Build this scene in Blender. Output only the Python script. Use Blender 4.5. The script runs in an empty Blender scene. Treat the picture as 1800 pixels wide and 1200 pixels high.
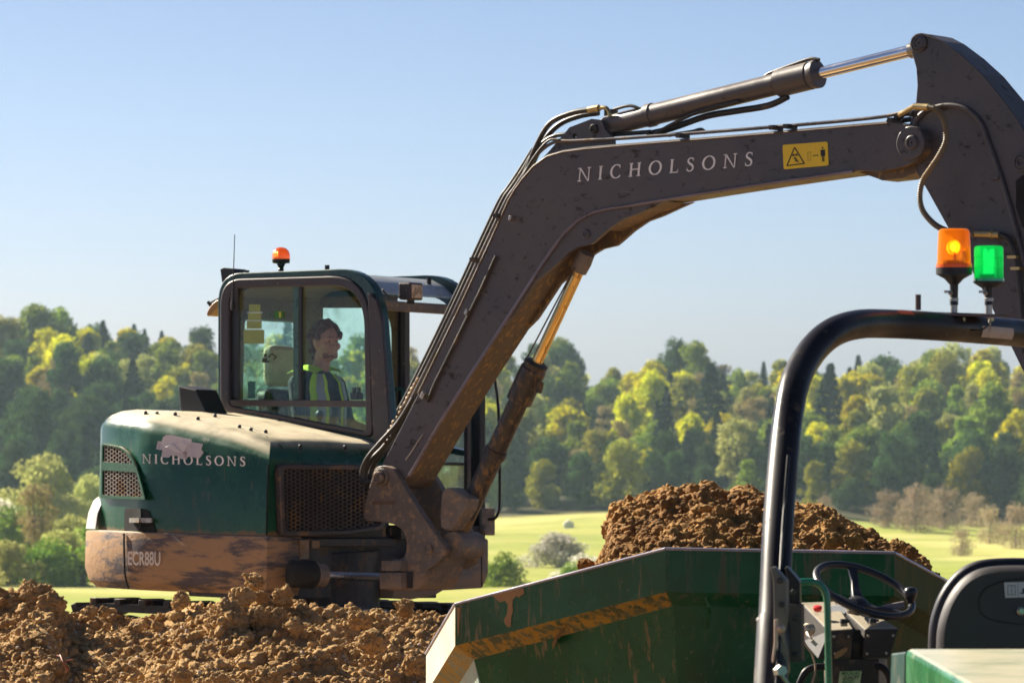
import bpy, bmesh, math, random
import numpy as np
from mathutils import Vector, Matrix, noise
random.seed(7); np.random.seed(7)
S = bpy.context.scene
COL = S.collection
R_ = math.radians
V = Vector

# ------------------------------------------------------------------ camera
FPX = 8500.0                       # focal length in pixels of the 1800 px wide photograph
cam = bpy.data.cameras.new('camera'); camo = bpy.data.objects.new('camera', cam); COL.objects.link(camo)
camo.location = (0, 0, 0); camo.rotation_euler = (R_(90), 0, 0)
cam.sensor_width = 36; cam.lens = FPX * 36 / 1800
cam.clip_start = .5; cam.clip_end = 6000
cam.dof.use_dof = True; cam.dof.focus_distance = 21.0; cam.dof.aperture_fstop = 12
S.camera = camo

# ------------------------------------------------------------------ light
SUN_AZ, SUN_EL = R_(-47), R_(32)   # azimuth from +Y, negative towards -X
sdir = V((math.sin(SUN_AZ) * math.cos(SUN_EL), math.cos(SUN_AZ) * math.cos(SUN_EL), math.sin(SUN_EL)))
w = bpy.data.worlds.new('World'); S.world = w; w.use_nodes = True
nt = w.node_tree; nt.nodes.clear()
sky = nt.nodes.new('ShaderNodeTexSky'); sky.sky_type = 'NISHITA'; sky.sun_disc = False
sky.sun_elevation = SUN_EL; sky.sun_rotation = SUN_AZ
sky.air_density = .37; sky.dust_density = .55; sky.ozone_density = 2.6; sky.altitude = 0
bg = nt.nodes.new('ShaderNodeBackground'); bg.inputs['Strength'].default_value = .045
wo = nt.nodes.new('ShaderNodeOutputWorld')
nt.links.new(sky.outputs[0], bg.inputs[0]); nt.links.new(bg.outputs[0], wo.inputs[0])
sun = bpy.data.lights.new('sun', 'SUN'); sun.energy = 5.0; sun.angle = R_(.55); sun.color = (1, .90, .74)
suno = bpy.data.objects.new('sun', sun); COL.objects.link(suno)
suno.rotation_euler = sdir.to_track_quat('Z', 'Y').to_euler()
S.view_settings.view_transform = 'Standard'; S.view_settings.look = 'None'
S.view_settings.exposure = 1.32; S.view_settings.gamma = 1; S.view_settings.use_curve_mapping = False
S.cycles.use_denoising = True
S.cycles.max_bounces = 10; S.cycles.transparent_max_bounces = 16
S.cycles.sample_clamp_indirect = 6; S.cycles.volume_bounces = 1
try: S.cycles.denoiser = 'OPENIMAGEDENOISE'
except Exception: pass

# ------------------------------------------------------------------ placing helpers
def ray(px, py): return V(((px - 900) / FPX, 1, -(py - 600) / FPX))
def at(px, py, Y): return ray(px, py) * Y
def on_plane(px, py, p0, n):
    d = ray(px, py); return d * (p0.dot(n) / d.dot(n))
TH = R_(39)
Fv = V((math.cos(TH), -math.sin(TH), 0)); Rv = V((-math.sin(TH), -math.cos(TH), .036)).normalized(); Zv = V((0, 0, 1)); Zt = Rv.cross(Fv).normalized()
if Zt.z < 0: Zt = -Zt
N0 = V((-1.49, 30.0, 0))
def H(u, r, z): return N0 + Fv * u + Rv * r + Zt * z
def T(px, py, r): return on_plane(px, py, N0 + Rv * r, Rv)     # point on a plane parallel to the machine's side
def TF(px, py, u): return on_plane(px, py, N0 + Fv * u, Fv)    # ... to the machine's front
def TP(p, r): return [T(x, y, r) for x, y in p]
def TPF(p, u): return [TF(x, y, u) for x, y in p]

# ------------------------------------------------------------------ mesh builder
WL = {}
def tag(o, label=None, cat=None, group=None, kind=None):
    for k, v in (('label', label), ('category', cat), ('group', group), ('kind', kind)):
        if v: o[k] = v
    return o
def empty(name, loc, label=None, cat=None, group=None):
    o = bpy.data.objects.new(name, None); COL.objects.link(o); o.location = loc; o.empty_display_size = .2
    WL[o.name] = V(loc); return tag(o, label, cat, group)
class MB:
    def __init__(s): s.v = []; s.f = []; s.m = []; s.cur = 0
    def add(s, vs, fs):
        b = len(s.v); s.v += [V(p) for p in vs]
        for f in fs: s.f.append([b + i for i in f]); s.m.append(s.cur)
        return s
    def prism(s, pts, vec):
        n = len(pts); q = [p + vec for p in pts]
        return s.add(pts + q, [list(range(n)), list(range(2 * n - 1, n - 1, -1))] + [[i, (i + 1) % n, n + (i + 1) % n, n + i] for i in range(n)])
    def face(s, pts): return s.add(pts, [list(range(len(pts)))])
    def box(s, o, a, b, c):
        vs = [o + a * i + b * j + c * k for i in (0, 1) for j in (0, 1) for k in (0, 1)]
        return s.add(vs, [[0, 1, 3, 2], [4, 6, 7, 5], [0, 4, 5, 1], [2, 3, 7, 6], [0, 2, 6, 4], [1, 5, 7, 3]])
    def boxc(s, c, a, b, d): return s.box(c - a - b - d, a * 2, b * 2, d * 2)
    def bar(s, p, q, w, h=None, up=Zv):
        h = h or w; t = (q - p).normalized(); x = t.cross(up)
        if x.length < 1e-4: x = t.cross(V((1, 0, 0)))
        x.normalize(); y = t.cross(x).normalized()
        return s.box(p - x * w / 2 - y * h / 2, q - p, x * w, y * h)
    def ring(s, outer, inner, vec):
        n = len(outer); vs = outer + inner + [p + vec for p in outer] + [p + vec for p in inner]; fs = []
        for i in range(n):
            j = (i + 1) % n
            fs += [[i, j, n + j, n + i], [2 * n + i, 3 * n + i, 3 * n + j, 2 * n + j], [i, 2 * n + i, 2 * n + j, j], [n + i, n + j, 3 * n + j, 3 * n + i]]
        return s.add(vs, fs)
    def tube(s, path, r, n=10, closed=False, caps=True):
        path = [V(p) for p in path]; m = len(path)
        rs = r if isinstance(r, (list, tuple)) else [r] * m
        vs = []; fs = []; x = None
        for i, p in enumerate(path):
            a = path[(i - 1) % m] if (closed or i) else path[0]; b = path[(i + 1) % m] if (closed or i < m - 1) else path[-1]
            t = (b - a).normalized()
            if x is None: x = t.orthogonal().normalized()
            x = (x - t * x.dot(t)).normalized(); y = t.cross(x)
            for k in range(n):
                c, q = math.cos(2 * math.pi * k / n), math.sin(2 * math.pi * k / n); vs.append(p + (x * c + y * q) * rs[i])
        for i in range(m if closed else m - 1):
            j = (i + 1) % m
            off = 0
            if closed and j == 0:
                off = min(range(n), key=lambda o: (vs[i * n] - vs[(o) % n]).length)
            for k in range(n):
                fs.append([i * n + k, i * n + (k + 1) % n, j * n + (k + 1 + off) % n, j * n + (k + off) % n])
        if caps and not closed: fs += [list(range(n))[::-1], [(m - 1) * n + k for k in range(n)]]
        return s.add(vs, fs)
    def lathe(s, p, axis, prof, n=20):
        ax = V(axis).normalized(); x = ax.orthogonal().normalized(); y = ax.cross(x); vs = []; fs = []
        for t, r in prof:
            for k in range(n):
                a = 2 * math.pi * k / n; vs.append(p + ax * t + (x * math.cos(a) + y * math.sin(a)) * max(r, 1e-4))
        for i in range(len(prof) - 1):
            for k in range(n): fs.append([i * n + k, i * n + (k + 1) % n, (i + 1) * n + (k + 1) % n, (i + 1) * n + k])
        fs += [list(range(n))[::-1], [(len(prof) - 1) * n + k for k in range(n)]]
        return s.add(vs, fs)
    def ball(s, c, r, n=12, sc=(1, 1, 1), ax=None):
        X, Y, Z = ax or (V((1, 0, 0)), V((0, 1, 0)), Zv)
        vs = []; fs = []
        for i in range(n + 1):
            a = math.pi * i / n
            for k in range(2 * n):
                b = math.pi * k / n
                vs.append(c + (X * (math.sin(a) * math.cos(b) * sc[0]) + Y * (math.sin(a) * math.sin(b) * sc[1]) + Z * (math.cos(a) * sc[2])) * r)
        for i in range(n):
            for k in range(2 * n): fs.append([i * 2 * n + k, i * 2 * n + (k + 1) % (2 * n), (i + 1) * 2 * n + (k + 1) % (2 * n), (i + 1) * 2 * n + k])
        return s.add(vs, fs)
    def build(s, name, mats, parent=None, origin=None, smooth=None, bevel=0, weld=False, recalc=True, label=None):
        if not isinstance(mats, (list, tuple)): mats = [mats]
        if parent is not None: o0 = WL[parent.name]
        elif origin is not None: o0 = V(origin)
        else: o0 = V((0, 0, 0))
        me = bpy.data.meshes.new(name); me.from_pydata([p - o0 for p in s.v], [], s.f)
        for m in mats: me.materials.append(m)
        me.polygons.foreach_set('material_index', s.m)
        if recalc or weld:
            bm = bmesh.new(); bm.from_mesh(me)
            if weld: bmesh.ops.remove_doubles(bm, verts=bm.verts, dist=1e-5)
            bmesh.ops.recalc_face_normals(bm, faces=bm.faces); bm.to_mesh(me); bm.free()
        if smooth is not None:
            me.polygons.foreach_set('use_smooth', [True] * len(me.polygons)); me.set_sharp_from_angle(angle=R_(smooth))
        me.update()
        o = bpy.data.objects.new(name, me); COL.objects.link(o)
        if parent is not None: o.parent = parent
        else: o.location = o0
        WL[o.name] = o0
        if bevel:
            b = o.modifiers.new('bevel', 'BEVEL'); b.width = bevel; b.segments = 2; b.limit_method = 'ANGLE'; b.angle_limit = R_(35); b.use_clamp_overlap = True
        if label: o['label'] = label
        return o
def rr(c, rad, n=6):
    out = []; m = len(c)
    for i in range(m):
        p = c[i]; a = c[i - 1]; b = c[(i + 1) % m]; r = rad[i] if isinstance(rad, (list, tuple)) else rad
        da = (a - p); db = (b - p); ra = min(r, da.length * .49); rb = min(r, db.length * .49)
        s0 = p + da.normalized() * ra; s1 = p + db.normalized() * rb
        for k in range(n + 1):
            t = k / n; out.append(s0 * (1 - t) ** 2 + p * 2 * t * (1 - t) + s1 * t * t)
    return out
def spline(pts, n=8, closed=False):
    P = [V(p) for p in pts]; out = []; m = len(P)
    for i in range(m if closed else m - 1):
        g = lambda k: P[k % m] if closed else P[max(0, min(m - 1, k))]
        a, b, c, d = g(i - 1), g(i), g(i + 1), g(i + 2)
        for k in range(n):
            t = k / n
            out.append(.5 * ((2 * b) + (c - a) * t + (2 * a - 5 * b + 4 * c - d) * t * t + (3 * b - a - 3 * c + d) * t ** 3))
    if not closed: out.append(P[-1])
    return out

# ------------------------------------------------------------------ materials
def mixn(nt, fac, a, b, blend='MIX'):
    m = nt.nodes.new('ShaderNodeMix'); m.data_type = 'RGBA'; m.blend_type = blend
    for s, v in ((m.inputs[0], fac), (m.inputs[6], a), (m.inputs[7], b)):
        if hasattr(v, 'is_output'): nt.links.new(v, s)
        elif isinstance(v, (int, float)): s.default_value = v
        else: s.default_value = (*v[:3], 1)
    return m.outputs[2]
def noi(nt, co, scale, detail=5, rough=.6, dist=0):
    n = nt.nodes.new('ShaderNodeTexNoise'); n.inputs['Scale'].default_value = scale; n.inputs['Detail'].default_value = detail
    n.inputs['Roughness'].default_value = rough; n.inputs['Distortion'].default_value = dist; nt.links.new(co, n.inputs['Vector']); return n.outputs[0]
def rng(nt, v, a, b, c=0, d=1):
    n = nt.nodes.new('ShaderNodeMapRange'); n.interpolation_type = 'SMOOTHSTEP'
    nt.links.new(v, n.inputs[0])
    for i, x in enumerate((a, b, c, d)): n.inputs[i + 1].default_value = x
    return n.outputs[0]
def mth(nt, op, a, b=0):
    n = nt.nodes.new('ShaderNodeMath'); n.operation = op
    for i, x in enumerate((a, b)):
        if hasattr(x, 'is_output'): nt.links.new(x, n.inputs[i])
        else: n.inputs[i].default_value = x
    return n.outputs[0]
def mat(name, base, rough=.5, metal=0, var=.25, vs=3, dirt=None, da=.5, ds=6, stretch=(1, 1, 1), dust=None, duq=.7, mud=None, mudz=None,
        speck=None, bump=.0, bs=40, coat=0, emit=None, es=0, spec=.5, alpha=1):
    m = bpy.data.materials.new(name); m.use_nodes = True; nt = m.node_tree; p = nt.nodes['Principled BSDF']
    tc = nt.nodes.new('ShaderNodeTexCoord'); mp = nt.nodes.new('ShaderNodeMapping'); mp.inputs['Scale'].default_value = stretch
    nt.links.new(tc.outputs['Object'], mp.inputs[0]); co = mp.outputs[0]; raw = tc.outputs['Object']
    n1 = noi(nt, raw, vs, 6, .65)
    c = mixn(nt, rng(nt, n1, .3, .7), [x * (1 - var) for x in base], [min(1, x * (1 + var)) for x in base])
    r = rng(nt, n1, .3, .7, max(.04, rough - .1), min(1, rough + .12))
    if dirt:
        n2 = noi(nt, co, ds, 9, .68, .3); f = rng(nt, n2, .62 - da * .3, .72 - da * .25)
        c = mixn(nt, mth(nt, 'MULTIPLY', f, .85), c, dirt); r = mth(nt, 'MAXIMUM', r, mth(nt, 'MULTIPLY', f, .85))
    if mud:
        sx = nt.nodes.new('ShaderNodeSeparateXYZ'); nt.links.new(raw, sx.inputs[0])
        g = rng(nt, sx.outputs[2], mudz[1], mudz[0]); n3 = noi(nt, raw, 5, 9, .7)
        f = rng(nt, mth(nt, 'ADD', mth(nt, 'MULTIPLY', g, .75), n3), .72, .95)
        c = mixn(nt, f, c, mud); r = mth(nt, 'MAXIMUM', r, mth(nt, 'MULTIPLY', f, .95))
    if dust:
        ge = nt.nodes.new('ShaderNodeNewGeometry'); sx = nt.nodes.new('ShaderNodeSeparateXYZ'); nt.links.new(ge.outputs['Normal'], sx.inputs[0])
        f = mth(nt, 'MULTIPLY', rng(nt, sx.outputs[2], .6, .97), rng(nt, noi(nt, raw, 4, 8, .7), .25, .6, .55, 1)); f = mth(nt, 'MULTIPLY', f, duq)
        c = mixn(nt, f, c, dust); r = mth(nt, 'MAXIMUM', r, mth(nt, 'MULTIPLY', f, .8))
    if speck:
        f = rng(nt, noi(nt, raw, 60, 3, .5), .68, .74); c = mixn(nt, mth(nt, 'MULTIPLY', f, .6), c, speck)
    nt.links.new(c, p.inputs['Base Color']); nt.links.new(r, p.inputs['Roughness'])
    p.inputs['Metallic'].default_value = metal; p.inputs['Specular IOR Level'].default_value = spec
    p.inputs['Coat Weight'].default_value = coat; p.inputs['Coat Roughness'].default_value = .15
    if bump:
        b = nt.nodes.new('ShaderNodeBump'); b.inputs['Strength'].default_value = bump; b.inputs['Distance'].default_value = .02
        nt.links.new(noi(nt, raw, bs, 6, .7), b.inputs['Height']); nt.links.new(b.outputs[0], p.inputs['Normal'])
    if emit: p.inputs['Emission Color'].default_value = (*emit, 1); p.inputs['Emission Strength'].default_value = es
    return m
MUD = (.30, .17, .075); DUST = (.6, .5, .33); RUST = (.36, .13, .03)
M = {}
M['green'] = mat('green_paint', (.004, .072, .030), .28, spec=.3, dirt=(.11, .10, .06), da=.12, ds=5, stretch=(3, 3, .8), dust=(.78, .66, .46), duq=.97, mud=(.22, .13, .06), mudz=(1.12, 1.26), speck=(.3, .27, .18), coat=.25, bump=.03, bs=8)
M['cabgreen'] = mat('cab_green_paint', (.005, .05, .04), .35, dirt=(.12, .11, .07), da=.15, coat=.3)
M['grey'] = mat('boom_grey_paint', (.088, .076, .079), .40, var=.22, vs=1.3, dirt=(.030, .022, .020), da=.24, ds=11, stretch=(1, 1, 1.6), dust=(.20, .15, .11), duq=.35, speck=(.16, .13, .1), bump=.05, bs=30)
M['groundglow'] = mat('boom_underside_bounce', (.13, .085, .045), .5, var=.3, vs=6, dirt=(.40, .23, .07), da=.30, ds=26, stretch=(1, 1, .4), bump=.08, bs=40)  # golden light bounced up from the ground, painted into the underside colour
M['postmud'] = mat('swing_post_muddy_steel', (.175, .145, .122), .55, var=.3, dirt=(.36, .24, .14), da=.36, ds=22, mud=(.38, .25, .15), mudz=(.65, 1.10), dust=(.4, .3, .2), duq=.5, bump=.35, bs=30)
M['cwmud'] = mat('counterweight_mud', (.10, .08, .085), .7, var=.3, dirt=(.50, .30, .145), da=.70, ds=4.5, stretch=(.5, .5, 2.4), dust=(.62, .52, .38), duq=.8, bump=.35, bs=22)
M['darkmetal'] = mat('dark_metal', (.03, .026, .025), .5, dirt=(.16, .10, .05), da=.32, ds=8, bump=.1)
M['frame'] = mat('window_frame_brown', (.050, .037, .042), .45, var=.12, dirt=(.16, .12, .09), da=.1, speck=(.4, .36, .3))
M['black'] = mat('black_plastic', (.012, .012, .014), .45, var=.2)
M['blackgloss'] = mat('black_gloss_tube', (.016, .014, .017), .36, var=.15, dirt=(.12, .09, .06), da=.12, ds=30, spec=.22)
M['rubber'] = mat('black_rubber', (.016, .014, .013), .62, var=.2, dirt=(.10, .07, .04), da=.15, bump=.2, bs=60)
M['hose'] = mat('hose_rubber', (.03, .025, .022), .45, dirt=(.16, .12, .07), da=.2)
M['brass'] = mat('brass_fitting', (.55, .42, .20), .35, metal=.8, dirt=(.3, .2, .1), da=.3)
M['steel'] = mat('plain_steel', (.45, .42, .38), .35, metal=.85, dirt=(.3, .2, .1), da=.35)
M['chrome'] = mat('chrome_rod', (.88, .88, .92), .10, metal=1, var=.03)
M['satin'] = mat('satin_rod', (.95, .95, .97), .34, metal=1, var=.03)
M['chromeglow'] = mat('chrome_rod_ground_reflection', (.85, .62, .28), .2, metal=1, var=.1, dirt=(.5, .27, .06), da=.25, ds=22, stretch=(1, 1, .4))  # gold tint paints the ground's reflection onto the chrome rod
M['white'] = mat('white_lettering', (.95, .93, .92), .6, var=.05)
M['fadedwhite'] = mat('faded_lettering', (.85, .78, .70), .7, var=.1, dirt=MUD, da=.12, ds=30)
M['yellow'] = mat('yellow_decal', (1.0, .66, .004), .4, var=.06, speck=(.4, .2, .02))
M['ink'] = mat('black_print', (.012, .01, .01), .6)
M['amber'] = None
def lens(name, col, es, rough=.15):
    m = mat(name, col, rough, var=.03, emit=col, es=es); p = m.node_tree.nodes['Principled BSDF']
    p.inputs['Transmission Weight'].default_value = .55; p.inputs['Coat Weight'].default_value = .6; return m
M['ambersmall'] = lens('amber_small_lens', (.9, .14, .008), .12)
M['amberlight'] = mat('lit_bulb', (1, .6, .1), .4, emit=(1, .55, .08), es=4)
M['greendark'] = lens('green_lens_dark', (.0, .38, .18), .05)
def glass(name, tint, dirtc=(.55, .68, .60), da=.10, gl=.6, dmin=0):
    m = bpy.data.materials.new(name); m.use_nodes = True; nt = m.node_tree; nt.nodes.clear()
    out = nt.nodes.new('ShaderNodeOutputMaterial'); tr = nt.nodes.new('ShaderNodeBsdfTransparent'); tr.inputs[0].default_value = (*tint, 1)
    g = nt.nodes.new('ShaderNodeBsdfGlossy'); g.inputs['Roughness'].default_value = .04
    fr = nt.nodes.new('ShaderNodeFresnel'); fr.inputs[0].default_value = 1.45
    m1 = nt.nodes.new('ShaderNodeMixShader'); nt.links.new(mth(nt, 'MULTIPLY', fr.outputs[0], gl), m1.inputs[0]); nt.links.new(tr.outputs[0], m1.inputs[1]); nt.links.new(g.outputs[0], m1.inputs[2])
    tc = nt.nodes.new('ShaderNodeTexCoord'); n = noi(nt, tc.outputs['Object'], 5, 8, .72); n2 = noi(nt, tc.outputs['Object'], 55, 3, .5)
    f = mth(nt, 'ADD', rng(nt, n, .45, .75, dmin, da), rng(nt, n2, .66, .72, 0, .35))
    d = nt.nodes.new('ShaderNodeBsdfTranslucent'); d.inputs[0].default_value = (*dirtc, 1); d2 = nt.nodes.new('ShaderNodeBsdfDiffuse'); d2.inputs[0].default_value = (*dirtc, 1)
    dm = nt.nodes.new('ShaderNodeMixShader'); dm.inputs[0].default_value = .5; nt.links.new(d.outputs[0], dm.inputs[1]); nt.links.new(d2.outputs[0], dm.inputs[2])
    m2 = nt.nodes.new('ShaderNodeMixShader'); nt.links.new(f, m2.inputs[0]); nt.links.new(m1.outputs[0], m2.inputs[1]); nt.links.new(dm.outputs[0], m2.inputs[2])
    nt.links.new(m2.outputs[0], out.inputs[0]); return m
M['amber'] = glass('amber_lens', (1, .50, .05), dirtc=(1, .42, .02), da=.75, gl=.7, dmin=.35)
M['greenlens'] = glass('green_lens', (.08, .95, .42), dirtc=(.02, .80, .28), da=.9, gl=.6, dmin=.55)
M['glass'] = glass('cab_glass', (.955, .99, .98), da=.03, gl=.2)
M['glassfar'] = glass('far_cab_glass', (.84, .985, .94), dirtc=(.35, .75, .6), da=.35, gl=.2)
M['glassdirty'] = glass('dirty_lower_glass', (.84, .93, .90), dirtc=(.6, .72, .66), da=.6, gl=.4)

# ------------------------------------------------------------------ lettering
def ribbon(mb, P, path, w):
    n = len(path); L = []; Rr = []
    for i, (x, y) in enumerate(path):
        a = path[max(0, i - 1)]; b = path[min(n - 1, i + 1)]; dx, dy = b[0] - a[0], b[1] - a[1]; l = math.hypot(dx, dy) or 1
        ww = (w(i / (n - 1), dx / l, dy / l) if callable(w) else w) / 2
        L.append(P(x - dy / l * ww, y + dx / l * ww)); Rr.append(P(x + dy / l * ww, y - dx / l * ww))
    mb.add(L + Rr, [[i, i + 1, n + i + 1, n + i] for i in range(n - 1)])
def serif_text(P, text, material, parent, gap=.34, th=.055, tk=.125):
    """P(x,y) maps letter space (cap height 1) to the world."""
    x0 = 0
    for ch in text:
        mb = MB()
        q = lambda x, y, x0=x0: P(x0 + x, y)
        def rect(a, b, c, d): mb.face([q(a, b), q(c, b), q(c, d), q(a, d)])
        def arcs(cx, cy, rx, ry, a0, a1, wf, n=22):
            ribbon(mb, q, [(cx + rx * math.cos(R_(a0 + (a1 - a0) * i / n)), cy + ry * math.sin(R_(a0 + (a1 - a0) * i / n))) for i in range(n + 1)], wf)
        ow = lambda t, dx, dy: th + (tk - th) * abs(dy) ** 1.5
        sf = lambda x, y: rect(x - .13, y - (th if y > .5 else 0), x + .13, y + (th if y < .5 else 0))
        if ch == 'N':
            rect(.13 - th / 2, 0, .13 + th / 2, 1); rect(.78 - th / 2, 0, .78 + th / 2, 1)
            mb.face([q(.05, 1), q(.19, 1), q(.80, -.02), q(.73, -.02)]); sf(.13, 0); sf(.78, 1); rect(-.02, 1 - th, .13, 1); wd = .9
        elif ch == 'I': rect(.14 - tk / 2, 0, .14 + tk / 2, 1); sf(.14, 0); sf(.14, 1); wd = .28
        elif ch == 'H':
            for x in (.14, .70): rect(x - tk / 2, 0, x + tk / 2, 1); sf(x, 0); sf(x, 1)
            rect(.14, .49, .70, .49 + th); wd = .84
        elif ch == 'L': rect(.14 - tk / 2, 0, .14 + tk / 2, 1); sf(.14, 1); sf(.14, 0); rect(.14, 0, .58, th); mb.face([q(.53, 0), q(.58, 0), q(.61, .24), q(.57, .24)]); wd = .6
        elif ch == 'C': arcs(.42, .5, .37, .48, 48, 318, ow); rect(.64, .70, .68, .94); mb.face([q(.62, .10), q(.70, .06), q(.72, .22), q(.69, .24)]); wd = .74
        elif ch == 'O': arcs(.44, .5, .39, .48, 0, 360, ow, 30); wd = .88
        elif ch == 'S':
            pts = [(.44, .86), (.34, .955), (.20, .95), (.10, .84), (.11, .68), (.24, .56), (.37, .45), (.45, .32), (.43, .14), (.30, .04), (.16, .045), (.05, .16)]
            pp = [(a.x, a.y) for a in spline([V((a, b, 0)) for a, b in pts], 4)]
            ribbon(mb, q, pp, lambda t, dx, dy: th + (tk - th) * math.exp(-((t - .5) / .25) ** 2)); rect(.45, .74, .485, .96); rect(.03, .04, .065, .28); wd = .52
        mb.build('letter', material, parent, recalc=False)
        x0 += wd + gap
    return x0
def sans_text(name, text, P, size_h, material, parent, sx=1):
    cu = bpy.data.curves.new('txt', 'FONT'); cu.body = text; cu.size = 1; cu.resolution_u = 3; cu.offset = .018
    to = bpy.data.objects.new('txt', cu); COL.objects.link(to); dg = bpy.context.evaluated_depsgraph_get()
    me = bpy.data.meshes.new_from_object(to.evaluated_get(dg)); bpy.data.objects.remove(to)
    mb = MB(); mb.add([P(v.co.x * sx * size_h / .73, v.co.y * size_h / .73) for v in me.vertices], [list(p.vertices) for p in me.polygons])
    return mb.build(name, material, parent, recalc=False)
def hexmesh(mb, P, W, Hh, a, b, h, th, nrm, inside=None):
    seen = set(); nx = int(W / (a + b)) + 2; ny = int(Hh / (2 * h)) + 2
    for i in range(nx):
        for j in range(-1, ny):
            cx = i * (a + b); cy = j * 2 * h + (h if i % 2 else 0)
            vs = [(cx + a, cy), (cx + b, cy + h), (cx - b, cy + h), (cx - a, cy), (cx - b, cy - h), (cx + b, cy - h)]
            for k in range(6):
                p, q = vs[k], vs[(k + 1) % 6]
                key = tuple(sorted(((round(p[0], 4), round(p[1], 4)), (round(q[0], 4), round(q[1], 4)))))
                if key in seen: continue
                seen.add(key); mx, my = (p[0] + q[0]) / 2, (p[1] + q[1]) / 2
                if mx < 0 or my < 0 or mx > W or my > Hh or (inside and not inside(mx, my)): continue
                mb.bar(P(*p), P(*q), th, th * 1.6, nrm)
def lerp(a, b, t): return a + (b - a) * t
def pw(x, pts):
    if x <= pts[0][0]: return pts[0][1]
    for (a, b), (c, d) in zip(pts, pts[1:]):
        if x <= c: return b + (d - b) * (x - a) / (c - a)
    return pts[-1][1]
def inpoly(x, y, P):
    c = False
    for i in range(len(P)):
        (x1, y1), (x2, y2) = P[i - 1], P[i]
        if (y1 > y) != (y2 > y) and x < (x2 - x1) * (y - y1) / (y2 - y1) + x1: c = not c
    return c
# ================================================================== TERRAIN
def terrain_z(x, y):
    # plateau, slope to the valley floor, meadow, then the wooded hillside
    base = pw(y, [(-30, -2.35), (38, -2.35), (60, -3.6), (110, -7.2), (200, -12.2), (330, -17.2), (450, -20.4), (590, -23.0), (640, -23.2)])
    if y > 640:
        k = min(1, (y - 640) / 250)
        lx = x / y * 8500 + 900
        top = pw(lx, [(-300, 9), (0, 6.5), (250, 5.5), (420, 4), (620, 3), (860, -1), (980, -1), (1080, -4), (1250, 0), (1450, -3), (1800, -1), (2200, 0)])
        base = -23.2 + (top + 12.2) * (k ** .85)
        if y > 890: base -= (y - 890) * .02
    n = noise.noise(V((x * .02, y * .02, 0))) * min(2.0, max(0, (y - 60) * .01))
    return base + n
def grid_sheet(name, xs, ys, zf, m, kind='structure', smooth=True):
    vs = [(x, y, zf(x, y)) for y in ys for x in xs]; nx = len(xs)
    fs = [[j * nx + i, j * nx + i + 1, (j + 1) * nx + i + 1, (j + 1) * nx + i] for j in range(len(ys) - 1) for i in range(nx - 1)]
    me = bpy.data.meshes.new(name); me.from_pydata(vs, [], fs); me.materials.append(m)
    if smooth: me.polygons.foreach_set('use_smooth', [True] * len(fs))
    o = bpy.data.objects.new(name, me); COL.objects.link(o); o['kind'] = kind; WL[name] = V((0, 0, 0)); return o
# meadow / forest floor material, by distance
gm = bpy.data.materials.new('meadow_ground'); gm.use_nodes = True; nt = gm.node_tree; p = nt.nodes['Principled BSDF']; p.inputs['Roughness'].default_value = .9; p.inputs['Specular IOR Level'].default_value = .1
tc = nt.nodes.new('ShaderNodeTexCoord'); co = tc.outputs['Object']; sx = nt.nodes.new('ShaderNodeSeparateXYZ'); nt.links.new(co, sx.inputs[0])
g1 = mixn(nt, rng(nt, noi(nt, co, .035, 5, .6), .35, .65), (.26, .30, .055), (.44, .41, .13)); g2 = mixn(nt, rng(nt, noi(nt, co, .6, 6, .7), .4, .65), g1, (.35, .39, .06))
g2 = mixn(nt, mth(nt, 'MULTIPLY', rng(nt, noi(nt, co, .011, 3, .5), .5, .6), .6), g2, (.62, .55, .20))
g2 = mixn(nt, mth(nt, 'MULTIPLY', rng(nt, noi(nt, co, 1.6, 7, .75), .5, .72), .5), g2, (.16, .20, .04)); g2 = mixn(nt, mth(nt, 'MULTIPLY', rng(nt, noi(nt, co, .09, 4, .6), .52, .62), .45), g2, (.20, .26, .05))
soil = mixn(nt, noi(nt, co, 3, 8, .7), (.15, .09, .045), (.26, .17, .09))
c = mixn(nt, rng(nt, mth(nt, 'ADD', sx.outputs[1], mth(nt, 'MULTIPLY', noi(nt, co, .2), 20)), 45, 62), soil, g2)
wood = mixn(nt, noi(nt, co, .3, 4), (.03, .035, .012), (.07, .055, .025))
c = mixn(nt, rng(nt, mth(nt, 'ADD', sx.outputs[1], mth(nt, 'MULTIPLY', noi(nt, co, .05), 30)), 640, 660), c, wood)
nt.links.new(c, p.inputs['Base Color'])
ys = [-20, 0, 10, 20, 30, 38, 48, 60, 75, 90, 110, 140] + list(range(170, 640, 15)) + list(range(640, 900, 8)) + [900, 930, 960]
xs = [-1500, -1100, -800, -600, -450, -350] + [i * 12 - 300 for i in range(51)] + [350, 450, 600, 800, 1100, 1500]
grid_sheet('ground', xs, ys, terrain_z, gm)
# ================================================================== SOIL
sm = bpy.data.materials.new('soil'); sm.use_nodes = True; nt = sm.node_tree; p = nt.nodes['Principled BSDF']; p.inputs['Roughness'].default_value = .95; p.inputs['Specular IOR Level'].default_value = .15
tc = nt.nodes.new('ShaderNodeTexCoord'); co = tc.outputs['Object']
c = mixn(nt, rng(nt, noi(nt, co, 2.2, 6, .65), .35, .65), (.36, .212, .085), (.55, .355, .158)); c = mixn(nt, mth(nt, 'MULTIPLY', rng(nt, noi(nt, co, 14, 8, .7), .5, .7), .6), c, (.64, .43, .22))
c = mixn(nt, mth(nt, 'MULTIPLY', rng(nt, noi(nt, co, 30, 4, .6), .6, .7), .5), c, (.12, .065, .028))
nt.links.new(c, p.inputs['Base Color']); b = nt.nodes.new('ShaderNodeBump'); b.inputs['Strength'].default_value = .9; b.inputs['Distance'].default_value = .015
nt.links.new(noi(nt, co, 45, 9, .75), b.inputs['Height']); nt.links.new(b.outputs[0], p.inputs['Normal'])
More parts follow.
